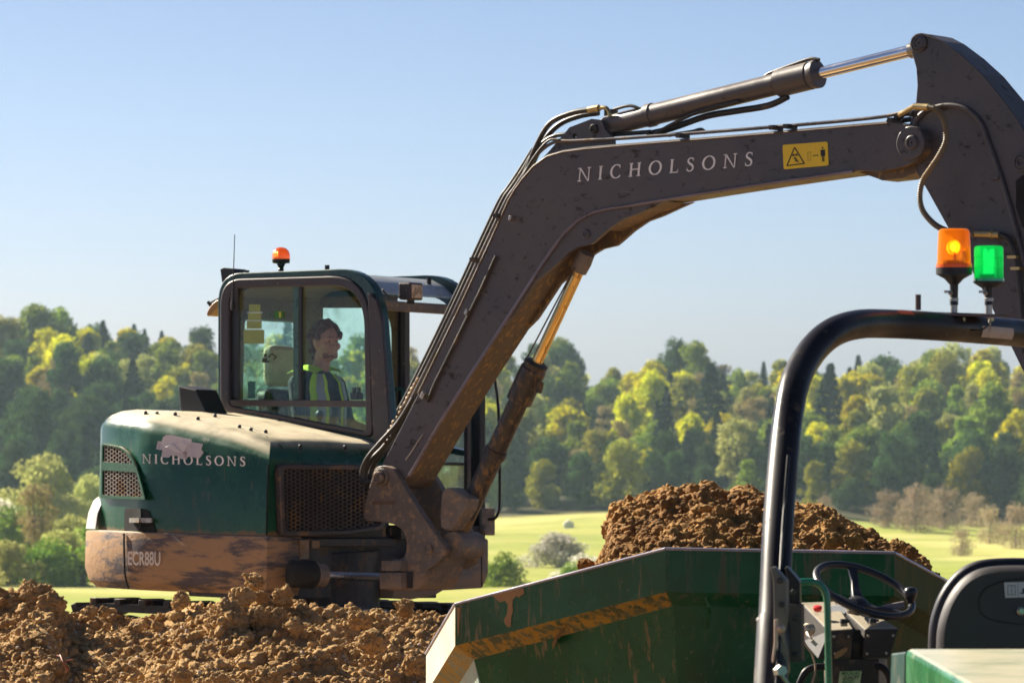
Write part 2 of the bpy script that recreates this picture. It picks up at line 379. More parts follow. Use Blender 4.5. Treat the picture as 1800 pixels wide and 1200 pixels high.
sm2 = bpy.data.materials.new('damp_soil'); sm2.use_nodes = True; nt = sm2.node_tree; p = nt.nodes['Principled BSDF']; p.inputs['Roughness'].default_value = .85; p.inputs['Specular IOR Level'].default_value = .25
tc = nt.nodes.new('ShaderNodeTexCoord'); co = tc.outputs['Object']
c = mixn(nt, rng(nt, noi(nt, co, 3, 6, .65), .35, .65), (.24, .115, .03), (.44, .24, .07)); c = mixn(nt, mth(nt, 'MULTIPLY', rng(nt, noi(nt, co, 20, 8, .7), .5, .7), .6), c, (.50, .26, .07))
nt.links.new(c, p.inputs['Base Color']); b = nt.nodes.new('ShaderNodeBump'); b.inputs['Strength'].default_value = .9; b.inputs['Distance'].default_value = .015
nt.links.new(noi(nt, co, 40, 9, .75), b.inputs['Height']); nt.links.new(b.outputs[0], p.inputs['Normal'])

def ico(sub):
    bm = bmesh.new(); bmesh.ops.create_icosphere(bm, subdivisions=sub, radius=1); v = np.array([x.co[:] for x in bm.verts]); f = np.array([[q.index for q in x.verts] for x in bm.faces]); bm.free(); return v, f
ICO = {s: ico(s) for s in (1, 2, 3, 4, 5)}
def vnoise(P, sc, seed, oct_=3):
    out = np.empty(len(P))
    for i, q in enumerate(P): out[i] = noise.fractal(V((q[0] * sc + seed, q[1] * sc + seed * .7, q[2] * sc)), 1.0, 2.0, oct_)
    return out
PROTO = {}
for s in (2, 3):
    PROTO[s] = []
    for k in range(14):
        v, f = ICO[s]; d = vnoise(v, 1.1, k * 7.3 + s, 2) * .5 + vnoise(v, 3.2, k * 3.1, 3) * .34 + (np.abs(vnoise(v, 7.0, k * 2.1, 2)) * .16 if s > 2 else 0)
        PROTO[s].append((v * (1 + d)[:, None], f))
def clods(name, pts, m, kind='stuff', label=None, smooth=False):
    """pts: (x,y,z,radius,sub)"""
    VV = []; FF = []; b = 0
    for (x, y, z, r, s) in pts:
        v, f = PROTO[s][random.randrange(14)]
        a, e = random.uniform(0, 6.28), random.uniform(0, 6.28); ca, sa, ce, se = math.cos(a), math.sin(a), math.cos(e), math.sin(e)
        Rm = np.array([[ca, -sa, 0], [sa, ca, 0], [0, 0, 1]]) @ np.array([[1, 0, 0], [0, ce, -se], [0, se, ce]])
        sc = np.array([random.uniform(.8, 1.25), random.uniform(.8, 1.2), random.uniform(.6, .95)]) * r
        VV.append((v * sc) @ Rm.T + np.array([x, y, z])); FF.append(f + b); b += len(v)
    VV = np.concatenate(VV).astype(np.float32); FF = np.concatenate(FF).astype(np.int32)
    me = bpy.data.meshes.new(name); me.vertices.add(len(VV)); me.vertices.foreach_set('co', VV.ravel()); me.loops.add(FF.size); me.loops.foreach_set('vertex_index', FF.ravel())
    me.polygons.add(len(FF)); me.polygons.foreach_set('loop_start', np.arange(0, FF.size, 3, dtype=np.int32)); me.polygons.foreach_set('loop_total', np.full(len(FF), 3, dtype=np.int32))
    me.polygons.foreach_set('use_smooth', np.full(len(FF), smooth)); me.materials.append(m); me.update(); me.validate()
    o = bpy.data.objects.new(name, me); COL.objects.link(o); o['kind'] = kind
    if label: o['label'] = label
    return o
# ---- the mound in front of the excavator
CREST = [(-200, 1030), (-40, 1040), (0, 1046), (20, 1044), (35, 1036), (60, 1034), (88, 1036), (100, 1052), (118, 1078), (150, 1078), (200, 1080), (250, 1080), (290, 1074), (320, 1062), (360, 1058), (420, 1052), (470, 1054), (520, 1055), (600, 1062), (660, 1068), (700, 1072), (760, 1070), (800, 1078), (900, 1110), (1100, 1180), (1500, 1260)]
YC = 27.2
def mound_z(x, y, fine=True):
    px = x / y * FPX + 900
    zc_ = -(pw(px, CREST) + 8 - 600) / FPX * YC
    if y < YC: z = zc_ - (YC - y) * .205 - max(0, 1 - (YC - y) / .25) * 0
    else: z = zc_ - (y - YC) * .55
    z = max(z, -2.45) if y > YC else z
    if fine:
        q = V((x, y, 0)); z += noise.fractal(q * 2.2, .8, 2, 4) * .075 * min(1, .35 + abs(y - YC) * 1.2) + noise.fractal(q * 9, .8, 2, 3) * .018
        z += max(0, noise.noise(q * 5.5)) ** 1.5 * .06
    return z
xs = [-3.1 + i * .022 for i in range(230)]; ys = [23.6 + i * .026 for i in range(190)]
mo = grid_sheet('soil_mound', xs, ys, mound_z, sm, kind='structure')
mo['label'] = 'long heap of loose brown soil in front of the excavator'
pts = []
def crest_ok(px, y): return True
for i in range(16500):
    px = random.uniform(-30, 900); t = random.random(); y = YC + .12 - t * 2.05; x = (px - 900) / FPX * y
    r = min(.045, (min(.03, .0050 * random.paretovariate(2.7)) if random.random() > .03 else random.uniform(.014, .032))) 
    if px > 380: r *= 1.12
    if noise.noise(V((x * 2.6, y * 2.6, 9))) < -.22 and r < .012 and random.random() < .75: continue
    z = mound_z(x, y); pts.append((x, y, z + r * .35, r, 3 if r > .017 else 2))
mpts = pts
stp = []
for i in range(420):
    px = random.uniform(-20, 830); y = YC + .05 - random.random() * 1.9; x = (px - 900) / FPX * y; r = random.uniform(.004, .013); stp.append((x, y, mound_z(x, y) + r * .6, r, 2))
clods('pale_stones', stp, mat('pale_stone', (.60, .50, .38), .8, var=.25, vs=8), smooth=True, label='small pale stones scattered over the soil heap')
SURF = {'soil': [], 'damp_soil': []}
def big_clod(px, py, rpx, Y, label, m, k, sub=4, sq=.85, name='soil_clod', group='large clods on the soil heap', amp=1):
    r = rpx * Y / FPX; c = at(px, py, Y); v, f = ICO[sub]
    d = vnoise(v, 1.0, k * 5.1, 3) * .42 * amp + vnoise(v, 3.2, k * 2.7, 4) * .20 * amp + np.abs(vnoise(v, 7.5, k * 1.3, 3)) * .16 + vnoise(v, 15, k * 1.9, 2) * .05
    P = v * (1 + d)[:, None] * r * np.array([1.05, .9, sq])
    me = bpy.data.meshes.new(name); me.from_pydata(P.tolist(), [], f.tolist()); me.materials.append(m); me.polygons.foreach_set('use_smooth', [True] * len(f)); me.set_sharp_from_angle(angle=R_(50))
    o = bpy.data.objects.new(name, me); COL.objects.link(o); o.location = c; o.rotation_euler = (random.uniform(-.3, .3), random.uniform(-.3, .3), k * 1.7)
    Rm = np.array(o.rotation_euler.to_matrix()); W_ = P @ Rm.T + np.array(c)
    for i in np.random.choice(len(W_), int(40 + rpx * 9)):
        if W_[i][1] < c.y + r * .3: SURF[m.name].append((*W_[i], min(r * .22, (.0032 if m.name != 'soil' else .0046) * random.paretovariate(2.2)), 2))
    return tag(o, label, 'soil clod', group)
BC = [(400, 1092, 34, 26.6, 'big rounded brown clod, widest of the pair in the middle of the heap'),
      (472, 1092, 31, 26.6, 'big tall brown clod with a pointed crumb beside it, second of the middle pair'),
      (447, 1022, 17, 27.2, 'flat-topped clod sitting highest, against the counterweight'),
      (425, 1048, 19, 27.0, 'round clod wedged under the flat-topped highest clod'),
      (497, 1048, 17, 27.0, 'sloping clod just below the black rubber boot of the swing cylinder'),
      (460, 1048, 11, 27.1, 'small dark clod shaded beneath the highest flat-topped clod'),
      (518, 1100, 15, 26.4, 'pebble-crusted clod beside the tall clod, half buried'),
      (655, 1128, 22, 26.0, 'lumpy pale clod low on the heap towards the dumper skip'),
      (630, 1088, 17, 26.6, 'cracked clod below the lug block of the swing post'),
      (712, 1068, 15, 27.0, 'rounded clod near the pale skip end on the crest'),
      (160, 1074, 10, 27.0, 'dark upright clod alone on the low crest beside the track'),
      (183, 1074, 9, 27.0, 'squat clod next to the dark upright one by the track end'),
      (82, 1110, 14, 26.4, 'brown clod below the raised corner of the heap'),
      (60, 1045, 26, 26.9, 'broad crumbly lump forming the raised corner of the heap'),
      (90, 1062, 22, 26.8, 'steep crumbly lump ending the raised corner of the heap'),
      (8, 1062, 28, 26.9, 'dark lump cut by the picture edge on the heap'),
      (104, 1173, 13, 25.6, 'smooth tan stone-like clod beside the orange twig'),
      (318, 1186, 16, 25.4, 'rounded clod at the very foot of the heap below the big pair'),
      (470, 1190, 20, 25.4, 'broad clod at the foot of the heap under the tall clod'),
      (730, 1165, 24, 25.7, 'large pale crumbly clod touching the skip lip'),
      (318, 1055, 15, 27.1, 'clod on the rising shoulder of the heap above the track'),
      (385, 1192, 12, 25.3, 'small round clod between the two foot clods')]
for k, (px, py, rp, Y, lb) in enumerate(BC): big_clod(px, py, rp, Y, lb, sm, k + 1, 5 if rp > 24 else 4)
clods('soil_crumbs', mpts + SURF['soil'], sm, smooth=True, label='loose crumbs and small clods over the soil heap')
tw = MB(); tw.tube(spline([at(106, 1150, 25.55), at(111, 1162, 25.5), at(117, 1174, 25.5), at(119, 1180, 25.5)], 4), .005, 6); tw.tube([at(100, 1151, 25.6), at(108, 1154, 25.55)], .003, 5); tw.tube([at(112, 1162, 25.5), at(128, 1158, 25.6)], .003, 5)
tag(tw.build('twig', mat('orange_root', (.40, .10, .04), .6), origin=at(117, 1174, 25.5)), 'thin orange-red root twig sticking out of the soil', 'twig')
# ================================================================== TREES
def leafmat(name, col, col2, trans=.45):
    m = bpy.data.materials.new(name); m.use_nodes = True; nt = m.node_tree; nt.nodes.clear(); out = nt.nodes.new('ShaderNodeOutputMaterial')
    tc = nt.nodes.new('ShaderNodeTexCoord'); oi = nt.nodes.new('ShaderNodeObjectInfo')
    c = mixn(nt, rng(nt, noi(nt, tc.outputs['Object'], .55, 4, .6), .35, .65), col, col2)
    h = nt.nodes.new('ShaderNodeHueSaturation'); nt.links.new(c, h.inputs['Color'])
    nt.links.new(mth(nt, 'ADD', mth(nt, 'MULTIPLY', oi.outputs['Random'], .03), .485), h.inputs['Hue']); nt.links.new(mth(nt, 'ADD', mth(nt, 'MULTIPLY', oi.outputs['Random'], .5), .75), h.inputs['Value'])
    d = nt.nodes.new('ShaderNodeBsdfDiffuse'); t = nt.nodes.new('ShaderNodeBsdfTranslucent'); mx = nt.nodes.new('ShaderNodeMixShader'); mx.inputs[0].default_value = trans
    nt.links.new(h.outputs[0], d.inputs[0]); nt.links.new(h.outputs[0], t.inputs[0]); nt.links.new(d.outputs[0], mx.inputs[1]); nt.links.new(t.outputs[0], mx.inputs[2]); nt.links.new(mx.outputs[0], out.inputs[0]); return m
LM = {'yellow': leafmat('leaf_yellow_green', (.72, .64, .015), (.50, .53, .02), .6), 'mid': leafmat('leaf_mid_green', (.16, .26, .03), (.26, .33, .04), .5),
      'olive': leafmat('leaf_olive', (.36, .33, .04), (.24, .25, .03), .5), 'bud': leafmat('leaf_budding', (.36, .27, .14), (.30, .26, .08), .4),
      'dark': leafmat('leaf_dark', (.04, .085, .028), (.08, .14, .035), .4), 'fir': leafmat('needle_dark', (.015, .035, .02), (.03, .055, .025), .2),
      'bare': leafmat('twig_pinkish', (.42, .32, .22), (.32, .26, .15), .4), 'pale': leafmat('leaf_pale_green', (.52, .52, .17), (.40, .44, .13), .5), 'blossom': leafmat('blossom_white', (.85, .80, .74), (.60, .60, .42), .45), 'fresh': leafmat('leaf_fresh', (.22, .34, .02), (.30, .40, .04), .5)}
bark = mat('bark', (.09, .07, .05), .9, var=.3)
rngn = np.random.RandomState(5)
def quads(C, Nn, sz):
    """leaf clumps: one quad per centre"""
    n = len(C); a = rngn.normal(size=(n, 3)); t = np.cross(Nn, a); t /= np.linalg.norm(t, axis=1)[:, None] + 1e-9; b = np.cross(Nn, t); s = sz[:, None]
    q = np.stack([C - t * s - b * s * .7, C + t * s - b * s * .6, C + t * s * .9 + b * s * .7, C - t * s * .8 + b * s], 1)
    return q.reshape(-1, 3)
def make_crown(name, P, m):
    n = len(P) // 4; me = bpy.data.meshes.new(name); P = P.astype(np.float32)
    me.vertices.add(len(P)); me.vertices.foreach_set('co', P.ravel()); me.loops.add(len(P)); me.loops.foreach_set('vertex_index', np.arange(len(P), dtype=np.int32))
    me.polygons.add(n); me.polygons.foreach_set('loop_start', np.arange(0, len(P), 4, dtype=np.int32)); me.polygons.foreach_set('loop_total', np.full(n, 4, dtype=np.int32)); me.materials.append(m); me.update(); me.validate(); return me
def broad(hh, wd, nl, nq, sz, seed, gap=.0, low=.30):
    r = np.random.RandomState(seed); C = []; N_ = []; S_ = []; lobes = []
    for i in range(nl):
        a = r.uniform(0, 6.28); t = r.uniform(0, 1); rad = wd * .5 * math.sqrt(r.uniform(0, 1)) * (1 - .55 * t ** 2.2) * .75
        lobes.append((rad * math.cos(a), rad * math.sin(a), hh * (low + (.90 - low) * t), wd * r.uniform(.09, .21) * (1.15 - .35 * t)))
    lobes.append((0, 0, hh * .88, wd * .16))
    w_ = np.array([l[3] ** 2 for l in lobes]); w_ /= w_.sum()
    for (x, y, z, R0), ww in zip(lobes, w_):
        k = int(nq * ww); d = r.normal(size=(k, 3)); d /= np.linalg.norm(d, axis=1)[:, None]
        rr_ = R0 * (1 - .45 * r.uniform(0, 1, k) ** 2 + r.normal(0, .10, k)); c = d * rr_[:, None] * np.array([1, 1, .82]) + np.array([x, y, z])
        C.append(c); nn = d + r.normal(0, .55, (k, 3)); N_.append(nn / np.linalg.norm(nn, axis=1)[:, None]); S_.append(r.uniform(.6, 1.35, k) * sz)
    return quads(np.concatenate(C), np.concatenate(N_), np.concatenate(S_)), lobes
def conif(hh, wd, nq, sz, seed):
    r = np.random.RandomState(seed); t = r.uniform(0, 1, nq) ** .75; lay = np.floor(t * 13) / 13; tt = lay + (t - lay) * .5; a = r.uniform(0, 6.28, nq)
    arm = 1 + .28 * np.sin(a * 3 + lay * 40) ; rad = wd * .5 * (1 - tt) ** .9 * arm * r.uniform(.35, 1, nq) ** .6 + .1
    C = np.stack([rad * np.cos(a), rad * np.sin(a), hh * (.10 + .90 * tt) - rad * .28 + r.normal(0, .12, nq)], 1); Nn = np.stack([np.cos(a) * .5, np.sin(a) * .5, np.ones(nq)], 1) + r.normal(0, .3, (nq, 3)); Nn /= np.linalg.norm(Nn, axis=1)[:, None]
    return quads(C, Nn, r.uniform(.7, 1.3, nq) * sz), [(0, 0, hh * .97, .1)]
def trunk_mesh(hh, lobes, rt, seed):
    r = random.Random(seed); mb = MB(); mb.tube([V((0, 0, -.8)), V((r.uniform(-.1, .1), 0, hh * .3)), V((r.uniform(-.3, .3), r.uniform(-.3, .3), hh * .6)), V((0, 0, hh * .85))], [rt * 1.2, rt * .85, rt * .5, rt * .15], 7)
    for (x, y, z, R0) in lobes[:12]:
        z0 = min(z * .8, hh * r.uniform(.22, .5)); mb.tube([V((0, 0, z0)), V((x * .5, y * .5, (z0 + z) / 2)), V((x, y, z))], [rt * .45, rt * .28, rt * .1], 5)
    o = mb.build('trunk', bark); me = o.data; bpy.data.objects.remove(o); return me
PT = {}
def proto(key, crown_mb, lobes, hh, rt, m, seed): PT[key] = (make_crown('crown', crown_mb, m), trunk_mesh(hh, lobes, rt, seed), hh)
k = 0
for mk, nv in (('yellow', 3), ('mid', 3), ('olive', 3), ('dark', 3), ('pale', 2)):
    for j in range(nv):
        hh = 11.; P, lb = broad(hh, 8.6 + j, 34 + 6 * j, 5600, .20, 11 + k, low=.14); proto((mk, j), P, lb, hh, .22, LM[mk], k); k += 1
for j in range(3):
    P, lb = broad(11., 8., 20, 2300, .17, 80 + j, low=.22); proto(('bud', j), P, lb, 11., .2, LM['bud'], 80 + j)
for j in range(3):
    P, lb = conif(14., 5.5 + j * .8, 3600, .27, 60 + j); proto(('fir', j), P, lb, 14., .2, LM['fir'], 60 + j)
P, lb = broad(5.5, 8.0, 30, 5200, .13, 90, low=.04); proto(('blossom', 0), P, lb, 6.5, .14, LM['blossom'], 90)
P, lb = broad(8.4, 9.5, 26, 7000, .15, 91, low=.22); proto(('round', 0), P, lb, 8.4, .2, LM['pale'], 91)
P, lb = broad(8.4, 7, 18, 1800, .13, 92, low=.35); proto(('thin', 0), P, lb, 8.4, .17, LM['bud'], 92)
P, lb = broad(3.0, 5.0, 18, 5200, .075, 93, low=.05); proto(('bush', 0), P, lb, 3., .06, LM['mid'], 93)
P, lb = broad(3.0, 5.0, 18, 5200, .075, 94, low=.05); proto(('freshbush', 0), P, lb, 3., .06, LM['fresh'], 94)
P, lb = broad(3.0, 5.0, 18, 5200, .075, 97, low=.05); proto(('palebush', 0), P, lb, 3., .06, LM['pale'], 97)
P, lb = broad(3.6, 4.6, 34, 2600, .058, 95, low=.04); proto(('barebush', 0), P, lb, 3.6, .06, LM['bare'], 95)
def plant(key, x, y, z, s, name, label, cat, group=None, sz=1):
    cme, tme, hh = PT[key]
    r = bpy.data.objects.new(name, None); COL.objects.link(r); r.location = (x, y, z); r.rotation_euler = (0, 0, random.uniform(0, 6.28)); r.scale = (s * random.uniform(.85, 1.2), s * random.uniform(.85, 1.15), s * sz); r.rotation_euler = (random.uniform(-.06, .06), random.uniform(-.06, .06), random.uniform(0, 6.28)); r.empty_display_size = 1
    tag(r, label, cat, group)
    for nm, me in (('crown', cme), ('trunk', tme)):
        c = bpy.data.objects.new(nm, me); COL.objects.link(c); c.parent = r
    return r
def zone(px):
    for lim, t in [(60, 'by the picture edge beyond the tail'), (150, 'just above the counterweight tail'), (240, 'above the corner vent of the hood'), (320, 'directly behind the exhaust cowl'), (400, 'between exhaust cowl and cab'), (640, 'seen through the cab glass'), (860, 'seen through the open windscreen'),
                   (930, 'right behind the boom cylinder'), (1000, 'one crown past the boom cylinder'), (1070, 'over the pointed edge of the load'), (1150, 'over the slab of damp soil'), (1230, 'over the peak of the load'), (1310, 'between load peak and roll bar'), (1385, 'against the roll bar upright'),
                   (1450, 'just inside the roll bar bend'), (1520, 'above the steering wheel'), (1590, 'past the steering wheel'), (1660, 'under the bare mounting stub'), (1710, 'under the amber beacon'), (1760, 'under the green beacon')]:
        if px < lim: return t
    return 'above the black seat back'
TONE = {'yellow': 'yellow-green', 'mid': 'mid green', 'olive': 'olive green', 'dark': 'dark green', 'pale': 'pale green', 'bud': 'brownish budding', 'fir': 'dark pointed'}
NM = {'bud': 'budding_tree', 'fir': 'conifer_tree', 'dark': 'dark_broadleaf_tree'}  # the dark-leaved ones are broadleaf trees as well
cnt = {}
def wood_tree(mk, px, y, s, sz=1, lift=0):
    x = (px - 900) / FPX * y; j = random.randrange({'yellow': 3, 'mid': 3, 'olive': 3, 'dark': 3, 'pale': 2, 'bud': 3, 'fir': 3}[mk])
    tier = 'at the wood foot' if y < 668 else 'low in the wood' if y < 705 else 'halfway up the wood' if y < 765 else 'high in the wood' if y < 845 else 'on the wooded skyline'
    kind = 'conifer' if mk == 'fir' else 'tree'; r_ = s / (.9 if y > 700 else .78)
    size = 'small ' if r_ < .84 else 'large ' if r_ > 1.04 else ''
    lb = f'{size}{TONE[mk]} {kind} {tier}, {zone(px)}'
    nm = NM.get(mk, 'broadleaf_tree'); plant((mk, j), x, y, terrain_z(x, y) - .3 + lift, s, nm, lb, kind, f'{TONE[mk]} {kind}s {tier}, {zone(px)}', sz)
rows = [(645, .62), (658, .72), (674, .78), (692, .82), (712, .85), (732, .85), (752, .85), (772, .84), (792, .84), (812, .83), (832, .82), (850, .82), (868, .82), (884, .82)]
ntree = 0
for ri, (y0, s0) in enumerate(rows):
    step = 6.1 * s0 / .76 / y0 * FPX * .98; px = -60 + random.uniform(0, 40)
    while px < 1870:
        # skip what the cab, hood and boom foot hide
        hid = (410 < px < 640 and ri > 3) or (400 < px < 830 and ri < 6 and not 690 < px < 850)
        if not hid:
            y = y0 + random.uniform(-6, 6)
            low = ri < 4; leftdark = px < 400 and ri < 7
            w = dict(yellow=4.5, mid=2.6, olive=2.2, dark=.8, pale=1.8, bud=1.6, fir=.8)
            if low: w = dict(yellow=.15, mid=.8, olive=.7, dark=5, pale=.15, bud=.3, fir=2)  # hillside shade painted in: the wood's foot gets mostly dark foliage
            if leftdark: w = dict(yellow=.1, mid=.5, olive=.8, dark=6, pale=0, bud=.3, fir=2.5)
            if px > 1560 and not low: w.update(pale=4, bud=2.4, yellow=3, dark=.6)
            if ri >= 11: w.update(fir=1.8, bud=2, dark=1.5)
            mk = random.choices(list(w), list(w.values()))[0]
            s = s0 * random.uniform(.78, 1.2) * (.82 if mk == 'fir' else 1)
            wood_tree(mk, px, y, s, random.uniform(.82, 1.25)); ntree += 1
        px += step * random.uniform(.72, 1.25)
# the rest of the wood: what the machine hides from here and what lies beyond the picture's edges, as one mass
WV, WM = [], []; wkeys = [('yellow', 0), ('mid', 1), ('olive', 0), ('dark', 1), ('bud', 0), ('fir', 0)]; wr = random.Random(12)
for ri, (y0, s0) in enumerate(rows):
    for side in ((-620, -70), (400, 860), (1880, 2500)):
        px = side[0] + wr.uniform(0, 40)
        while px < side[1]:
            hid = (410 < px < 640 and ri > 3) or (400 < px < 830 and ri < 6 and not 690 < px < 850)
            if side[0] != 400 or hid:
                y = y0 + wr.uniform(-6, 6); x = (px - 900) / FPX * y; ki = wr.choices(range(6), [4, 3, 2, 2, 1, 1] if ri > 3 else [.3, 1, 1, 5, .3, 1.5])[0]; cme = PT[wkeys[ki]][0]  # low rows repeat the shade painted in as dark crowns
                co_ = np.empty(len(cme.vertices) * 3, dtype=np.float32); cme.vertices.foreach_get('co', co_); co_ = co_.reshape(-1, 4, 3); co_ = co_[::4] if ki != 4 else co_[::2]
                c_ = co_.mean(1, keepdims=True); co_ = c_ + (co_ - c_) * (1.75 if ki != 4 else 1.3); a_ = wr.uniform(0, 6.28); s_ = s0 * wr.uniform(.8, 1.2)
                R2 = np.array([[math.cos(a_), -math.sin(a_), 0], [math.sin(a_), math.cos(a_), 0], [0, 0, 1]]); WV.append((co_.reshape(-1, 3) @ R2.T * s_ + np.array([x, y, terrain_z(x, y) - .3])).astype(np.float32)); WM.append(np.full(len(co_), ki, dtype=np.int32))
            px += 6.6 * s0 / .76 / y0 * FPX * wr.uniform(.75, 1.25)
wme = make_crown('wood', np.concatenate(WV), LM['yellow'])
for k_ in wkeys[1:]: wme.materials.append(LM[k_[0]])
wme.polygons.foreach_set('material_index', np.concatenate(WM)); wo2 = bpy.data.objects.new('wood', wme); COL.objects.link(wo2); tag(wo2, 'mass of mixed woodland closing the hillside behind the cab and past the picture edges', None, None, 'stuff')
# landmark crowns on the skyline and on the slope
for mk, px, y, s, sz in [('fir', 180, 886, .72, 1), ('fir', 235, 888, .66, 1), ('fir', 258, 888, .6, 1), ('fir', 285, 888, .58, 1), ('dark', 1000, 870, 1.05, 1.1), ('mid', 980, 876, 1.0, 1.15), ('dark', 1190, 874, 1.1, 1.15), ('mid', 1225, 868, 1.1, 1.1), ('dark', 1165, 862, .95, 1.1), ('fir', 1510, 886, .9, 1), ('fir', 1535, 888, .8, 1), ('dark', 1560, 884, 1.0, 1.1),
                         ('pale', 1680, 882, 1.0, 1.25), ('pale', 1740, 880, .95, 1.2), ('pale', 1640, 884, .9, 1.3), ('yellow', 1500, 800, 1.25, .9), ('yellow', 1440, 806, 1.1, .9), ('fir', 1250, 742, 1.05, 1), ('fir', 1450, 745, 1.1, 1.05), ('pale', 1300, 668, .95, 1), ('yellow', 1130, 780, 1.1, 1), ('pale', 1560, 720, 1, 1.25), ('yellow', 118, 790, 1.2, 1), ('mid', 60, 866, 1.25, 1), ('mid', 110, 872, 1.2, 1), ('bud', 100, 760, 1.0, 1)]:
    wood_tree(mk, px, y, s, sz)
# single plants in the meadow
def single(key, px, pyb, Y, s, name, label, cat, sz=1, group=None):
    x = (px - 900) / FPX * Y; z = terrain_z(x, Y) if pyb is None else -(pyb - 600) / FPX * Y
    return plant(key, x, Y, min(z, terrain_z(x, Y) + .2), s, name, label, cat, group, sz)
single(('round', 0), 72, None, 545, 1.15, 'broadleaf_tree', 'round pale yellow-green tree standing alone beside the tail of the excavator', 'tree')
single(('round', 0), 158, None, 560, .8, 'broadleaf_tree', 'smaller bright round tree just behind the counterweight tail', 'tree')
single(('thin', 0), 62, None, 400, .82, 'broadleaf_tree', 'thin brownish tree with a bare straight trunk in the meadow', 'tree')
single(('blossom', 0), -8, None, 430, .95, 'blossom_tree', 'white blossoming tree at the picture edge beside the thin brown tree', 'tree')
single(('round', 0), 130, None, 430, .5, 'broadleaf_tree', 'low pale green tree under the counterweight tail', 'tree')
single(('bush', 0), 20, None, 420, 1.5, 'bush', 'grey-green bush at the foot of the thin brown tree', 'bush')
single(('bush', 0), 180, None, 390, 1.2, 'bush', 'dull green bush beneath the tail of the counterweight', 'bush')
single(('blossom', 0), 1030, None, 330, .8, 'blossom_bush', 'white flowering bush beside the skip soil in the meadow', 'bush', .75)
single(('blossom', 0), 985, None, 440, .75, 'blossom_bush', 'smaller pale flowering bush below the white shed', 'bush', .7)
single(('bush', 0), 885, None, 330, 1.05, 'bush', 'rounded green bush in the meadow right past the corner box', 'bush', 1.1)
single(('bush', 0), 1010, None, 260, .62, 'bush', 'grey-green bush just above the sloping skip rim', 'bush')
for px, Y, s, lb in [(790, 318, .72, 'bright fresh green bush directly under the corner box'), (845, 310, .66, 'bright fresh green bush between corner box and skip rim'), (905, 322, .62, 'bright fresh green bush above the sloping skip rim'), (745, 326, .6, 'bright fresh green bush under the swing post'), (950, 312, .5, 'low fresh green bush next to the loose soil on the rim')]:
    single(('freshbush', 0), px, None, Y, s, 'bush', lb, 'bush', .62)
for i, (px, Y, s, lb) in enumerate([(1560, 570, 1.5, 'bare pinkish bush beyond the skip, nearest the soil slope'), (1610, 560, 1.9, 'wide bare pinkish bush above the steering wheel'), (1660, 570, 1.7, 'bare bush between the steering wheel and the seat'), (1740, 520, 1.4, 'tall bare bush above the black seat back'), (1785, 500, 1.6, 'bare whitish bush at the picture edge above the seat'), (1690, 480, 1.0, 'small bare bush low behind the seat back'), (800, 560, 1.5, 'bare bush seen between boom cylinder and cab')]):
    single(('barebush', 0), px, None, Y, s * .78, 'bare_bush', lb, 'bush')
HB = [(-14, 356, 1.0, 'bush', 'hedge bush at the very picture edge under the blossoming tree'), (14, 350, 1.15, 'palebush', 'light green hedge bush left of the thin bare trunk'.replace('left of', 'before')), (42, 362, .9, 'bush', 'dark hedge bush touching the thin bare trunk'), (88, 352, 1.2, 'bush', 'broad grey-green hedge bush between trunk and pollarded stumps'), (108, 366, 1.25, 'palebush', 'light green hedge bush just behind the taller pollarded stump'), (172, 358, 1.05, 'bush', 'hedge bush next after the pollarded stumps'), (200, 364, 1.2, 'palebush', 'light green hedge bush beneath the counterweight seam'), (232, 356, 1.0, 'bush', 'hedge bush under the stencilled lettering'), (262, 362, 1.1, 'bush', 'last hedge bush, right above the track end'.replace('right', 'just'))]
for px, Y, s, kk, lb in HB: single((kk, 0), px, None, Y, s, 'hedge_bush', lb, 'bush', .9, 'hedge bushes across the meadow below the tail')
for px, Y, s, lb in [(1590, 600, 1.3, 'bare brown bush at the wood edge over the skip corner'), (1640, 604, 1.4, 'bare brown bush at the wood edge past the wheel knob'), (1715, 596, 1.5, 'bare brown bush at the wood edge above the seat shoulder'), (1830, 560, 1.6, 'bare brown bush cut off by the picture edge'), (1450, 606, 1.2, 'bare brown bush at the wood edge over the soil slope')]: single(('barebush', 0), px, None, Y, s * .78, 'bare_bush', lb, 'bush')
# trees that would share a label are told apart by their height
_by = {}
for o_ in [o for o in COL.objects if o.get('category') in ('tree', 'conifer')]: _by.setdefault(o_['label'].replace('small ', '').replace('large ', ''), []).append(o_)
for lb_, os_ in _by.items():
    if len(os_) > 1:
        os_.sort(key=lambda o: -o.scale.z * 1000 / o.location.y)
        for o_, r_ in zip(os_, ['tallest', 'second tallest', 'third tallest', 'fourth tallest', 'fifth tallest', 'sixth tallest', 'seventh tallest']): o_['label'] = r_ + ' ' + lb_
